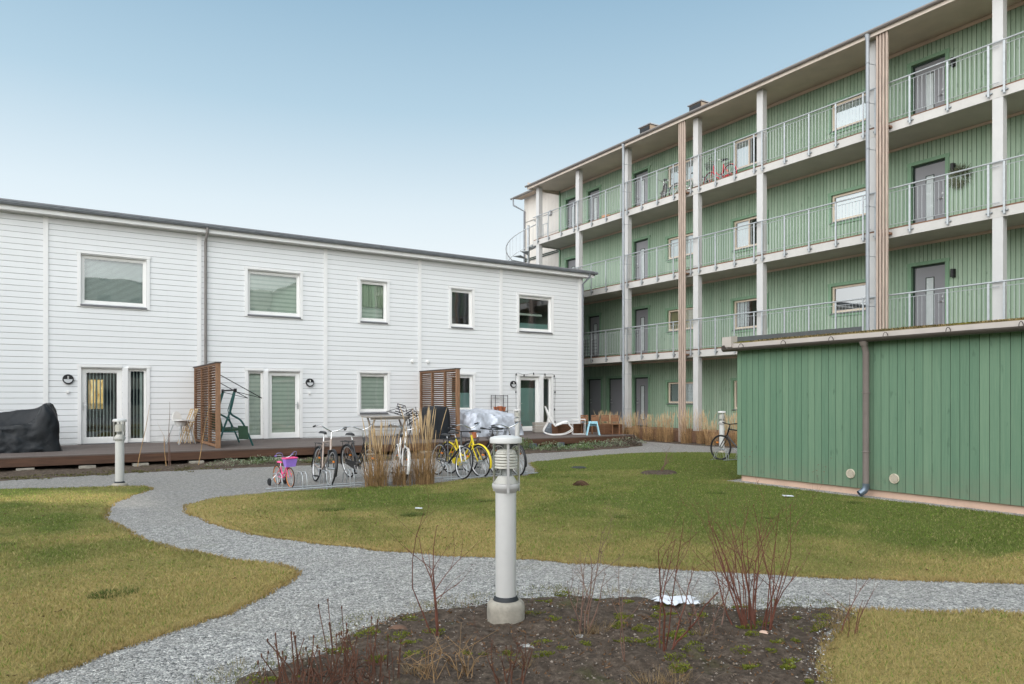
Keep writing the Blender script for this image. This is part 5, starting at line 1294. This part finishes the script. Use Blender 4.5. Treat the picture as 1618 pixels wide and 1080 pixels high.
    if guard is not None:
        q.add([(bb[0] + .1, -.055, bb[2] + .0), (bb[0] + .03, -.055, bb[2] + .09), (ra[0], -.055, ra[2] + .05), (ra[0] - .06, -.055, ra[2]), (ra[0], -.055, ra[2] - .05), (bb[0] + .03, -.055, bb[2] - .09)], [(0, 1, 2, 3, 4, 5)]); q.build('chain_guard', guard, t)
    else:
        q.tube([(bb[0], -.04, bb[2] + .085), (ra[0], -.04, ra[2] + .03)], .005, 4); q.tube([(bb[0], -.04, bb[2] - .085), (ra[0], -.04, ra[2] - .03)], .005, 4); q.build('chain', BLACKM, t)
    if rack:
        q = MB()
        for y in (-.06, 0, .06): q.tube([(-.26, y, .74), (-.72, y, .74)], .006, 5)
        q.tube([(-.72, -.06, .74), (-.72, .06, .74)], .006, 5)
        for y in (-.065, .065): q.tube([(-.6, y, .74), (ra[0], y, ra[2])], .006, 5)
        q.build('luggage_rack', BLACKM, t)
    if lamp:
        q = MB(); q.lathe([(0, -.06), (.025, -.055), (.04, 0), (.042, .012), (0, .016)], (.42, 0, .74), 14, axis='x'); q.build('headlamp', CHROME, t, True)
    if basket is not None:
        q = MB(); x0, x1, y0, y1, z0, z1 = (.36, .60, -.16, .16, .76, 1.0) if not kid else (.40, .68, -.2, .2, .70, .98)
        if kid:
            e = .045; q.add([(x0 + e, y0 + e, z0), (x1 - e, y0 + e, z0), (x1 - e, y1 - e, z0), (x0 + e, y1 - e, z0), (x0, y0, z1), (x1, y0, z1), (x1, y1, z1), (x0, y1, z1)], [(3, 2, 1, 0), (0, 1, 5, 4), (1, 2, 6, 5), (2, 3, 7, 6), (3, 0, 4, 7)])
            bk = q.build('basket', basket, t); q = MB(); q.tube([(x0, y0, z1), (x1, y0, z1), (x1, y1, z1), (x0, y1, z1), (x0, y0, z1)], .022, 6); q.build('rim', PINK, bk)
        else:
            e = .04
            for i in range(9):
                u = i / 8
                for a, b in (((x0 + (x1 - x0) * u, y0), 'y0'), ((x0 + (x1 - x0) * u, y1), 'y1'), ((x1, y0 + (y1 - y0) * u), 'x1'), ((x0, y0 + (y1 - y0) * u), 'x0')):
                    cx_, cy_ = (x0 + x1) / 2, 0
                    q.tube([(cx_ + (a[0] - cx_) * .75, a[1] * .75, z0), (a[0], a[1], z1)], .004, 4, cap=False)
            for k in range(4):
                f_ = .75 + .25 * k / 3; z_ = z0 + (z1 - z0) * k / 3; cx_ = (x0 + x1) / 2
                P_ = [(cx_ + (x0 - cx_) * f_, y0 * f_, z_), (cx_ + (x1 - cx_) * f_, y0 * f_, z_), (cx_ + (x1 - cx_) * f_, y1 * f_, z_), (cx_ + (x0 - cx_) * f_, y1 * f_, z_)]; q.tube(P_ + [P_[0]], .005, 4)
            q.build('basket', basket, t)
    if kid:
        for y in (-1, 1):
            q = MB(); q.tube([(ra[0], y * .06, ra[2]), (ra[0] - .02, y * .24, .16)], .015, 6); ar = q.build('stabiliser', STEEL, t)
            q = MB(); q.torus((ra[0] - .02, y * .27, .13), (0, 1, 0), .085, .045, 18, 8); q.cyl((ra[0] - .02, y * .24, .13), (ra[0] - .02, y * .30, .13), .05, n=12); q.build('stabiliser_wheel', TYRE, ar, True)
        for y in (-1, 1):
            q = MB(); q.tube(curve([(hx, y * .1, hz), (hx + .12, y * .2, hz + .16), (hx + .05, y * .34, hz + .16), (hx - .03, y * .33, hz + .03)]), .008, 5); q.build('brake_cable', mk('violet_cable', (.25, .25, .5), .5), t)
    return t
SOUTH = R(-90)
bicycle("child's hot pink bicycle with a purple basket and stabilisers", (3.53, 13.25, 0), SOUTH + R(8), PINK, 'step', None, PURPLE, s=.55, kid=True, rim=ORANGE, lean=R(2), fork=PINK)
bicycle('champagne and black city bicycle leaning at the left end of the rack', (4.22, 13.22, 0), SOUTH + R(-4), SILVERP, 'diamond', BLACKP, rack=True, bars='swept', lean=R(-7), fork=BIKEBLK, saddle_z=.96, group='bicycles parked in the rack before the deck')
bicycle('black step-through bicycle half hidden by the left straw grass', (5.10, 13.52, 0), SOUTH + R(4), BIKEBLK, 'step', BLACKP, rack=True, lean=R(5), guard=BLACKP, lamp=True)
bicycle('white ladies bicycle standing behind the tall straw grass clumps', (5.66, 12.95, 0), SOUTH + R(-14), BIKEWHT, 'step', BIKEWHT, lean=R(-6), lamp=True, guard=BIKEWHT, saddle_z=.88)
bicycle('white and black mountain bicycle right of the tall straw grass', (6.80, 13.02, 0), SOUTH + R(2), BIKEBLK, 'diamond', None, bars='flat', lean=R(-8), fork=BIKEWHT, saddle_z=.86)
bicycle('bright yellow city bicycle with upright chrome handlebars', (7.22, 13.10, 0), SOUTH + R(9), BIKEYEL, 'step', BIKEYEL, rack=True, lean=R(4), guard=BIKEYEL, saddle_z=.9)
bicycle('dark brown bicycle with a black wire front basket beside the yellow one', (7.68, 13.15, 0), SOUTH + R(6), BIKEBRN, 'step', BLACKP, basket=BLACKM, bars='flat', lean=R(-3), rack=True)
bicycle('black bicycle standing behind the nearest bollard lamp', (8.16, 12.98, 0), SOUTH + R(-3), BIKEBLK, 'diamond', BLACKP, lean=R(5), lamp=True, rack=True, saddle_z=.98)
bicycle('black bicycle in the rack behind the corner of the green shed', (14.60, 12.2, 0), R(92), BIKEBLK, 'diamond', None, bars='flat', lean=R(4), group=None, rim=BLACKM)
bicycle('red step-through bicycle with wire basket standing on the top balcony', (20.35, 17.75, FL[3] + .036), R(82), BIKERED, 'step', BIKERED, basket=BLACKM, rack=True, guard=BIKERED, lean=R(-4), group='bicycles on the top balcony')
bicycle('dark bicycle standing crosswise behind the battens on the top balcony', (20.3, 20.6, FL[3] + .036), R(52), BIKEBRN, 'diamond', BLACKP, rack=True, lean=R(3), group='bicycles on the top balcony')
bicycle('white bicycle behind the top balcony railing, right of the timber battens', (20.4, 19.35, FL[3] + .036), R(100), BIKEWHT, 'step', BLACKP, bars='flat', lean=R(-3), group='bicycles on the top balcony')
# racks
def rack(x0, n, y, lab, pitch=.43, rz=0):
    t = thing('bicycle_rack', lab, 'bicycle rack', (x0, y, 0), rz, 'low galvanised bicycle racks'); ORG[t] = Vector((0, 0, 0))
    ln = pitch * n
    q = MB(); q.tube([(-.1, .0, .035), (ln, .0, .035)], .012, 6); q.tube([(-.1, .42, .02), (ln, .42, .02)], .012, 6); q.build('base_rail', GALV, t)
    for i in range(n):
        for dx in (0, .075):
            x = i * pitch + dx
            q = MB(); q.tube([(x, 0, .0), (x, 0, .16), (x, .04, .27), (x, .12, .31), (x, .26, .30), (x, .36, .22), (x, .42, .05)], .009, 6); q.build('hoop', GALV, t)
rack(3.22, 5, 12.48, 'low galvanised bicycle rack left of the straw grasses')
rack(6.48, 5, 12.45, 'low galvanised bicycle rack holding the yellow bicycle')
rack(14.5, 4, 12.45, 'low galvanised bicycle rack behind the corner of the shed')
pot((20.6, 24.35, FL[3] + .036), .24, .42, mk('peach_planter', (.62, .36, .22), .7), 'round peach coloured planter on the top balcony')
# wreath of dry twigs beside the third floor door
q = MB()
for i in range(260):
    a = random.uniform(0, 6.28); r_ = random.uniform(.06, .30) ; c = Vector((random.uniform(-.14, .0), math.cos(a) * r_ * .9, math.sin(a) * r_ * .8 + .02))
    d = Vector((random.uniform(-.4, .1), math.cos(a + random.uniform(-.9, .9)), math.sin(a + random.uniform(-.9, .9)))).normalized() * random.uniform(.08, .2)
    q.tube([c, c + d * .5 + Vector((0, 0, random.uniform(-.03, .03))), c + d], [.005, .007, .002], 3)
o = q.build('hanging_plant', mk('grey_green_twigs', (.13, .14, .085), .9, var=.4), None, False, (0, 0, 0)); o.location = (GX - .04, 9.95, FL[2] + 1.42); tag(o, 'bushy grey green dry plant hung on the wall beside the second balcony door', 'hanging plant')
t = thing('wire_crate', 'black wire crate standing at the far end of the lowest balcony', 'crate', (20.6, 26.0, FL[1] + .036))
q = MB()
for i in range(7):
    u = i / 6
    for x in (20.4, 20.8): q.tube([(x, 25.3 + 1.0 * u, 3.41), (x, 25.3 + 1.0 * u, 4.3)], .009, 4); q.tube([(x, 25.3, 3.41 + .88 * u), (x, 26.3, 3.41 + .88 * u)], .009, 4)
q.build('mesh_side', BLACKM, t)
q = MB()
for x in (20.4, 20.8):
    for y in (25.3, 26.3): q.tube([(x, y, 3.406), (x, y, 4.32)], .014, 5)
q.build('corner_frame', BLACKM, t)

# ------------------------------------------------------------------ planting
def reed(seed, n_st, n_lf, h, rad):
    rr = random.Random(seed); q = MB()
    for i in range(n_st):
        a = rr.uniform(0, 6.28); r0 = rad * math.sqrt(rr.random()) * .75; ln = rr.gauss(0, .10) + .06 * r0 / rad; hh = h * rr.uniform(.66, 1.05)
        x, y = r0 * math.cos(a), r0 * math.sin(a); dx, dy = math.cos(a) * ln + rr.gauss(0, .04), math.sin(a) * ln + rr.gauss(0, .04)
        P = [(x + dx * t_ ** 1.6 * hh, y + dy * t_ ** 1.6 * hh, hh * t_) for t_ in (0, .35, .7, .84, .92, 1)]
        q.tube(P[:4], .0032, 3, 0, False); q.tube(P[2:], [.0034, .0088, .0075, .002], 4, 1, False)
    for i in range(n_lf):
        a = rr.uniform(0, 6.28); r0 = rad * math.sqrt(rr.random()) * .8; hh = h * rr.uniform(.12, .46) * (1 if rr.random() < .8 else 1.5); ln = abs(rr.gauss(.20, .15)) * h * .8
        x, y = r0 * math.cos(a), r0 * math.sin(a); a2 = a + rr.gauss(0, .7); w = rr.uniform(.0025, .0045)
        pts = [(x + math.cos(a2) * ln * t_ ** 2, y + math.sin(a2) * ln * t_ ** 2, max(.008, hh * (t_ * 1.5 - .5 * t_ ** 2 if ln < .25 * h else 1.75 * t_ - 1.0 * t_ ** 2))) for t_ in (0, .3, .6, .85, 1)]
        u = (-math.sin(a2) * w, math.cos(a2) * w)
        V = []
        for k, p in enumerate(pts): f_ = (1, 1, .8, .5, .1)[k]; V += [(p[0] - u[0] * f_, p[1] - u[1] * f_, p[2]), (p[0] + u[0] * f_, p[1] + u[1] * f_, p[2])]
        q.add(V, [(2 * k, 2 * k + 1, 2 * k + 3, 2 * k + 2) for k in range(4)], 2 if rr.random() < .7 else 0)
    return q
big = []
for sd, x, y, h, nst, lab in ((1, 4.90, 12.2, 1.25, 40, 'tall straw grass clump nearest the black step-through bicycle'), (2, 5.42, 12.28, 1.15, 12, 'sparse straw grass clump in front of the white bicycle'), (3, 5.80, 12.12, 1.44, 52, 'tallest straw grass clump, in front of the barbecue')):
    o = reed(sd, nst, 300 if sd != 2 else 220, h, .26 if sd != 2 else .24).build('ornamental_grass', [STRAW, PLUME, THATCH], None, False, (0, 0, 0)); o.location = (x, y, 0); tag(o, lab, 'ornamental grass', 'straw grass clumps by the bicycles')
row = [reed(10 + k, 46, 230, 1.12, .27).build('ornamental_grass', [STRAW, PLUME, THATCH], None, False, (0, 0, 0)) for k in range(3)]
gi = 0
for i, y in enumerate([22.6, 22.0, 21.4, 20.75, 20.1, 19.45, 18.9, 18.0, 17.4, 16.8, 16.2, 15.6, 15.0, 14.4, 13.8, 13.2]):
    src = row[i % 3]; o = src if i < 3 else src.copy()
    if i >= 3: COL.objects.link(o)
    o.location = (18.98 + random.uniform(-.12, .12), y + random.uniform(-.1, .1), .02); o.rotation_euler.z = random.uniform(0, 6); o.scale = (1, 1, random.uniform(.78, 1.12))
    tag(o, 'brown straw grass clump in the row along the foot of the green block', 'ornamental grass', 'straw grasses along the green block')

def twig(q, p, d, ln, r, depth, rr, wob=.16, split=.5, mi=0):
    pts = [Vector(p)]; rs = [r]; n = 5; dd = Vector(d).normalized()
    for i in range(n):
        dd = (dd + Vector((rr.gauss(0, wob), rr.gauss(0, wob), rr.gauss(.05, wob * .5)))).normalized()
        pts.append(pts[-1] + dd * ln / n); rs.append(r * (1 - .72 * (i + 1) / n))
        if rr.random() < .55: # bud
            b = pts[-1]; s_ = Vector((rr.gauss(0, 1), rr.gauss(0, 1), .6)).normalized() * .012; q.tube([b, b + s_], [r * .6 + .0012, .0008], 4, mi, False)
        if depth > 0 and i > 0 and rr.random() < split:
            side = (dd + Vector((rr.gauss(0, .75), rr.gauss(0, .75), .25))).normalized()
            twig(q, pts[-1], side, ln * rr.uniform(.32, .6), rs[-1] * .75, depth - 1, rr, wob, split * .8, mi)
    q.tube(pts, rs, 5, mi, False)
def shrub(name, loc, seed, stems, h, spread, lab, mat, r=.0062, depth=2, cat='shrub', split=.5, base=.05, wob=.12, grp=None):
    rr = random.Random(seed); q = MB()
    for i in range(stems):
        a = rr.uniform(0, 6.28); rb = base * math.sqrt(rr.random()); lean_ = rr.uniform(.1, 1) * spread
        twig(q, (rb * math.cos(a), rb * math.sin(a), -.03), (math.cos(a) * lean_, math.sin(a) * lean_, 1), h * rr.uniform(.55, 1.05), r * rr.uniform(.7, 1.1), depth, rr, wob, split)
    o = q.build(name, mat, None, False, (0, 0, 0)); o.location = loc; return tag(o, lab, cat, grp)
G = 'bare red twigged shrubs in the planting bed'
shrub('bare_shrub', (2.14, 4.27, .03), 27, 4, .95, .14, 'thin bare shrub with red tips left of the nearest bollard', BARK, .0070, 2, split=.6, wob=.14, grp=G)
shrub('bare_shrub', (3.05, 3.84, .03), 22, 5, .66, .4, 'low bare shrub just right of the nearest bollard', BARK2, .0066, 2, split=.6, grp=G)
shrub('bare_shrub', (3.22, 3.26, .03), 23, 5, .92, .48, 'branching bare shrub in front of the white cloth', BARK, .0070, 2, split=.6, grp=G, wob=.13)
shrub('bare_shrub', (4.07, 3.26, .03), 24, 24, .86, .44, 'densest bare shrub with many upright red brown stems right of the cloth', BARK, .0064, 2, base=.13, split=.6, wob=.10, grp=G)
shrub('bare_shrub', (2.10, 3.28, .03), 25, 9, .33, .5, 'short red brown bare shrub at the lower edge below the nearest bollard', RUSTST, .0055, 2, base=.07, grp=G)
shrub('bare_shrub', (4.42, 2.86, .03), 26, 4, .42, .2, 'thin bare shrub with few twigs nearest the right lawn', BARK, .0046, 1, base=.16, grp=G)
shrub('bare_shrub', (3.72, 3.35, .03), 27, 6, .62, .4, 'small bare shrub between the cloth and the densest shrub', BARK2, .0046, 2, base=.15, grp=G)
shrub('bare_shrub', (2.86, 3.2, .03), 29, 2, .68, .15, 'single bare stem left of the branching shrub', BARK2, .005, 1, base=.03, grp=G)
# dead perennial stems at the lower left
rr = random.Random(5); q = MB()
for i in range(120):
    a = rr.uniform(0, 6.28); r0 = .34 * math.sqrt(rr.random()); h = rr.uniform(.08, .26) if rr.random() < .8 else rr.uniform(.26, .42)
    x, y = r0 * math.cos(a) * 1.1, r0 * math.sin(a); dx, dy = rr.gauss(0, .05), rr.gauss(0, .05)
    q.tube([(x, y, -.02), (x + dx * .4, y + dy * .4, h * .5), (x + dx, y + dy, h)], [.0030 * rr.uniform(.5, 1.2)] * 3, 5)
    if h > .24: q.lathe([(0, -.01), (.004, 0), (.0055, .008), (.003, .016), (0, .018)], (x + dx, y + dy, h), 6)
for i in range(60):
    a = rr.uniform(0, 6.28); r0 = .34 * math.sqrt(rr.random()); x, y = r0 * math.cos(a), r0 * math.sin(a); b = rr.uniform(0, 6.28); l = rr.uniform(.1, .28)
    q.tube([(x, y, .01), (x + math.cos(b) * l * .5, y + math.sin(b) * l * .5, .05 + rr.random() * .08), (x + math.cos(b) * l, y + math.sin(b) * l, .02 + rr.random() * .06)], .003, 4)
o = q.build('dead_perennial', RUSTST, None, False, (0, 0, 0)); o.location = (1.27, 3.80, .0); tag(o, 'dense clump of short rust brown dead stems at the lower left of the bed', 'plant')
for k, (x, y, s) in enumerate(((1.75, 3.62, .8), (1.95, 3.55, .7))):
    q = MB(); rr = random.Random(40 + k)
    for i in range(16):
        a = rr.uniform(0, 6.28); h = rr.uniform(.14, .36) * s; q.tube([(rr.gauss(0, .04), rr.gauss(0, .04), -.02), (rr.gauss(0, .06), rr.gauss(0, .06), h * .6), (rr.gauss(0, .1), rr.gauss(0, .1), h)], [.003, .0025, .001], 4)
    o = q.build('dry_plant', THATCH, None, False, (0, 0, 0)); o.location = (x, y, .02); tag(o, ('pale dry stalks bent over right of the rust brown clump', 'dark dry stalks left of the short red brown shrub')[k], 'plant')
# tall single stalks before the deck
for k, (x, y, h, dx, lab) in enumerate(((1.62, 18.75, 1.5, .18, 'leaning dry stalk just right of the left bollard lamp'), (2.28, 18.7, 1.55, .05, 'upright dry stalk midway between bollard lamp and screen'), (2.22, 18.62, .75, -.12, 'short branched dry stalk before the deck'), (2.90, 18.5, 1.75, .2, 'tall dry stalk in front of the timber screen'))):
    q = MB(); rr = random.Random(60 + k); twig(q, (0, 0, -.02), (dx, 0, 1), h, .011, 1 if k == 2 else 0, rr, .03, .6)
    if k == 1: twig(q, (.04, 0, -.02), (-.02, 0, 1), .8, .011, 0, rr, .03)
    o = q.build('dry_stalk', STRAW if k != 1 else BARK2, None, False, (0, 0, 0)); o.location = (x, y, 0); tag(o, lab, 'dry stalk', 'dry stalks before the deck')
# cushions of leaves before the deck
def cushion(seed, r, h, n, mats, leaf=.035):
    rr = random.Random(seed); q = MB(); q.v.append((0, 0, 0))
    for i in range(n):
        a = rr.uniform(0, 6.28); rad = r * math.sqrt(rr.random()); z = h * (1 - (rad / r) ** 2) * rr.uniform(.3, 1) + .01
        c = Vector((rad * math.cos(a) * 1.35, rad * math.sin(a), z)); d = Vector((math.cos(a) + rr.gauss(0, .6), math.sin(a) + rr.gauss(0, .6), rr.uniform(.2, 1.4))).normalized(); u = d.cross(Vector((rr.random(), rr.random(), 1))).normalized() * leaf * .28; l = leaf * rr.uniform(.6, 1.3)
        mi_ = 0 if rr.random() < .75 else 1; b_ = len(q.v); q.add([c, c + d * l * .5 + u, c + d * l, c + d * l * .5 - u, c + Vector((.003, .002, 0))], [(0, 1, 2, 3)], mi_); q.f.append((0, b_, b_ + 4)); q.m.append(1)
    return q
DRYL = mk('dry_grey_leaf', (.30, .25, .19), .9, var=.3)
DARKL = mk('dark_brown_leaf', (.07, .05, .045), .9, var=.4)
for k, (x, y, r_, h, ms_, lab) in enumerate((
    (3.5, 17.9, .42, .16, [SAGE, DRYL], 'low sage green cushion plant left of the pink bicycle'), (4.25, 18.05, .45, .18, [SAGE, FRESH], 'low green cushion plant behind the pink bicycle'), (4.85, 18.1, .36, .12, [SAGE, DRYL], 'small sage cushion plant behind the champagne bicycle'), (5.6, 17.9, .34, .10, [DRYL, FRESH], 'thin dry cushion plant behind the black step-through bicycle'),
    (12.95, 18.0, .46, .26, [SAGE, FRESH], 'green leafy cushion plant below the rocking chair'), (13.8, 17.85, .46, .14, [FRESH, SAGE], 'flat light green cushion plant near the gravel path'), (14.75, 18.25, .55, .24, [SAGE, FRESH], 'wide sage green cushion plant below the blue stool'), (15.75, 18.25, .42, .28, [SAGE, DRYL], 'grey green cushion plant below the planters'), (16.5, 18.35, .36, .40, [DARKL, DRYL], 'dark withered bush at the right corner of the deck'), (17.1, 18.9, .42, .24, [SAGE, DRYL], 'grey green plant beyond the right corner of the deck'), (12.2, 18.35, .30, .42, [FRESH, SAGE], 'upright green leafy plant left of the support posts'))):
    o = cushion(80 + k, r_, h, 420, ms_, .05 if k > 3 else .04).build('cushion_plant', ms_, None, False, (0, 0, 0)); o.location = (x, y, .02); tag(o, lab, 'plant', 'low plants before the deck')
# sapling on its soil disc, dug clump, drain cover, cloth, scraps
o = sheet('soil_patch', [(10.9 + .50 * math.cos(a), 11.16 + .42 * math.sin(a)) for a in np.linspace(0, 6.1, 14)], .05, .05, SOIL, .07, lambda X, Y: (fbm(X, Y, 5) - .4) * .07, soft=.2); tag(o, kind='structure')
shrub('sapling', (10.92, 11.16, .05), 33, 3, .74, .45, 'small bare sapling on a round patch of dark soil in the lawn', BARK2, .013, 2, 'sapling', base=.01, wob=.2)
rr = random.Random(9); q = MB()
for i in range(420):
    a = rr.uniform(0, 6.28); b = rr.uniform(0, 1); d = Vector((math.cos(a) * b, math.sin(a) * b, math.sqrt(max(0, 1 - b * b)) * .8 + .1)); p = d * .14
    q.tube([p * .3, p * .9, p + Vector((d.x * .06, d.y * .06, -.05 * b - .01))], [.006, .005, .002], 3)
o = q.build('cut_grass_tuft', mk('dark_brown_tuft', (.10, .055, .03), .9, var=.5), None, False, (0, 0, 0)); o.location = (8.09, 10.3, .0); tag(o, 'cut back dark brown grass tuft on the middle lawn', 'grass tuft')
q = MB(); q.lathe([(0, .035), (.16, .035), (.18, .03), (.18, 0)], n=24); q.lathe([(.11, .036), (.13, .044), (.15, .036)], n=24)
o = q.build('drain_cover', mk('dark_iron', (.05, .055, .06), .6, .4), None, True, (0, 0, 0)); o.location = (10.13, 12.99, .0); tag(o, 'round dark drain cover in the far part of the lawn', 'drain cover')
q = MB(); nx, ny_ = 26, 14; V = []
rr = np.random.default_rng(3)
for i in range(nx):
    for j in range(ny_):
        u = i / (nx - 1) * 2 - 1; v = j / (ny_ - 1) * 2 - 1
        edge = (1 - .25 * abs(math.sin(3 * v + 1))) ; x = u * .19 * edge; y = v * .13 * (1 - .35 * abs(math.sin(2.5 * u + .4))); z = .012 + .012 * math.sin(u * 6 + 2 * v) * math.cos(v * 4) + .018 * (1 - u * u) * (1 - v * v) + .005 * math.sin(17 * u + 3 * v)
        V.append((x, y, max(.0, z)))
q.add(V, [(i * ny_ + j, (i + 1) * ny_ + j, (i + 1) * ny_ + j + 1, i * ny_ + j + 1) for i in range(nx - 1) for j in range(ny_ - 1)])
o = q.build('cloth', CLOTH, None, True, (0, 0, 0)); o.location = (4.03, 3.95, .04); o.rotation_euler.z = R(-30); tag(o, 'crumpled white cloth lying at the edge of the planting bed', 'cloth')
for x, y, s, lab in ((9.88, 7.24, .085, 'white scrap of litter on the lawn in front of the shed'), (4.35, 9.25, .05, 'tiny white scrap on the lawn left of the nearest bollard')):
    q = MB(); q.box(-s, s, -s * .4, s * .4, 0, .012); o = q.build('litter', CLOTH, None, False, (0, 0, 0), .004); o.location = (x, y, .045); o.rotation_euler = (R(4), R(3), R(-25)); tag(o, lab, 'litter')
def stone(x, y, z, s, lab, mat=ROCK):
    q = MB(); rr = random.Random(int(x * 100))
    q.lathe([(0, -.3 * s), (.7 * s, -.2 * s), (s, .1 * s), (.75 * s, .42 * s), (.35 * s, .55 * s), (0, .58 * s)], n=11)
    q.v = [(a * rr.uniform(.85, 1.15) * 1.25, b * rr.uniform(.85, 1.15), c) for a, b, c in q.v]
    o = q.build('stone', mat, None, True, (0, 0, 0)); o.location = (x, y, z); tag(o, lab, 'stone')
stone(1.02, 3.78, .03, .055, 'pale stone at the left foot of the rust brown dead stems')
stone(4.0, 3.12, .03, .03, 'pinkish stone at the foot of the densest bare shrub', PLINTH)
stone(1.95, 4.5, .03, .06, 'brown earthy stone left of the thin bare shrub', mk('brown_stone', (.16, .09, .06), .9, var=.3))
# narrow gravel drip strip and stepping gravel by the shed
q = MB(); q.box(10.95, 11.16, 1.0, 9.36, .0, .026); o = q.build('gravel_strip', GRAVEL, None); tag(o, kind='structure')

# ------------------------------------------------------------------ sky, sun, camera
w = bpy.data.worlds.new('World'); sc.world = w; w.use_nodes = True
nt = w.node_tree; nt.nodes.clear()
out = nt.nodes.new('ShaderNodeOutputWorld'); bg = nt.nodes.new('ShaderNodeBackground'); L(nt, bg.outputs[0], out.inputs[0])
STR = .12
bg.inputs[1].default_value = STR
sky = nt.nodes.new('ShaderNodeTexSky'); sky.sky_type = 'NISHITA'; sky.sun_disc = False; sky.sun_elevation = R(SUN_EL); sky.sun_rotation = R(SUN_AZ)
sky.air_density = 1.; sky.dust_density = 1.; sky.ozone_density = 1.
tc = nt.nodes.new('ShaderNodeTexCoord'); sp = nt.nodes.new('ShaderNodeSeparateXYZ'); L(nt, tc.outputs['Generated'], sp.inputs[0])
# thin high haze: a pale veil that whitens towards the horizon
hz = ramp(nt, sp.outputs[2], [(0., (1.12, 1.12, 1.10)), (.13, (1.06, 1.10, 1.11)), (.25, (.84, .96, 1.03)), (.37, (.53, .73, .87)), (.50, (.34, .545, .72)), (1., (.30, .42, .53))])
hv = N(nt, 'ShaderNodeVectorMath', operation='SCALE'); L(nt, hz, hv.inputs[0]); hv.inputs['Scale'].default_value = 1 / STR
c = mixc(nt, .86, sky.outputs[0], hv.outputs[0])
# added sky glow behind the camera's left, away from the sun, brightens the yard
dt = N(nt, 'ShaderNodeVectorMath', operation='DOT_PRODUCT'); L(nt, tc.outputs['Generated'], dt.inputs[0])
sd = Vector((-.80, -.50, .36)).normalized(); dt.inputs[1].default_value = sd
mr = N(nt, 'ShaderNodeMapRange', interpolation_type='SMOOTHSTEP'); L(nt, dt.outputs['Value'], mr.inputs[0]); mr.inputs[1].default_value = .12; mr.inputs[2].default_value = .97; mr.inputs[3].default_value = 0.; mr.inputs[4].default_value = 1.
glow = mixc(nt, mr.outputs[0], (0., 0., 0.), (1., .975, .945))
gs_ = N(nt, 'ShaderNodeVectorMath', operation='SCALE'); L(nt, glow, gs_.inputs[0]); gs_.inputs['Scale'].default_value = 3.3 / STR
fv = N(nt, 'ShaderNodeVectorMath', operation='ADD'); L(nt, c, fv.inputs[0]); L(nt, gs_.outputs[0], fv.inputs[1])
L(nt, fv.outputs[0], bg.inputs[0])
sl = bpy.data.lights.new('sun', 'SUN'); sl.energy = 5.; sl.angle = R(.55); sl.color = (1., .95, .82)
so_ = bpy.data.objects.new('sun', sl); COL.objects.link(so_)
az = R(SUN_AZ); dv = Vector((math.sin(az) * math.cos(R(SUN_EL)), math.cos(az) * math.cos(R(SUN_EL)), math.sin(R(SUN_EL))))
so_.rotation_euler = dv.to_track_quat('Z', 'Y').to_euler(); so_.location = (30, -20, 30)
cam = bpy.data.cameras.new('camera'); co = bpy.data.objects.new('camera', cam); COL.objects.link(co)
co.location = (0, 0, 1.6); co.rotation_euler = (R(90), 0, R(-32.63)); cam.sensor_width = 36; cam.lens = 25.1; cam.shift_y = 90 / 1618; cam.clip_end = 1000; cam.clip_start = .05
sc.camera = co
sc.view_settings.view_transform = 'Standard'; sc.view_settings.look = 'None'; sc.view_settings.exposure = 0; sc.view_settings.gamma = 1
sc.cycles.max_bounces = 8; sc.cycles.transparent_max_bounces = 12; sc.cycles.caustics_reflective = False; sc.cycles.caustics_refractive = False
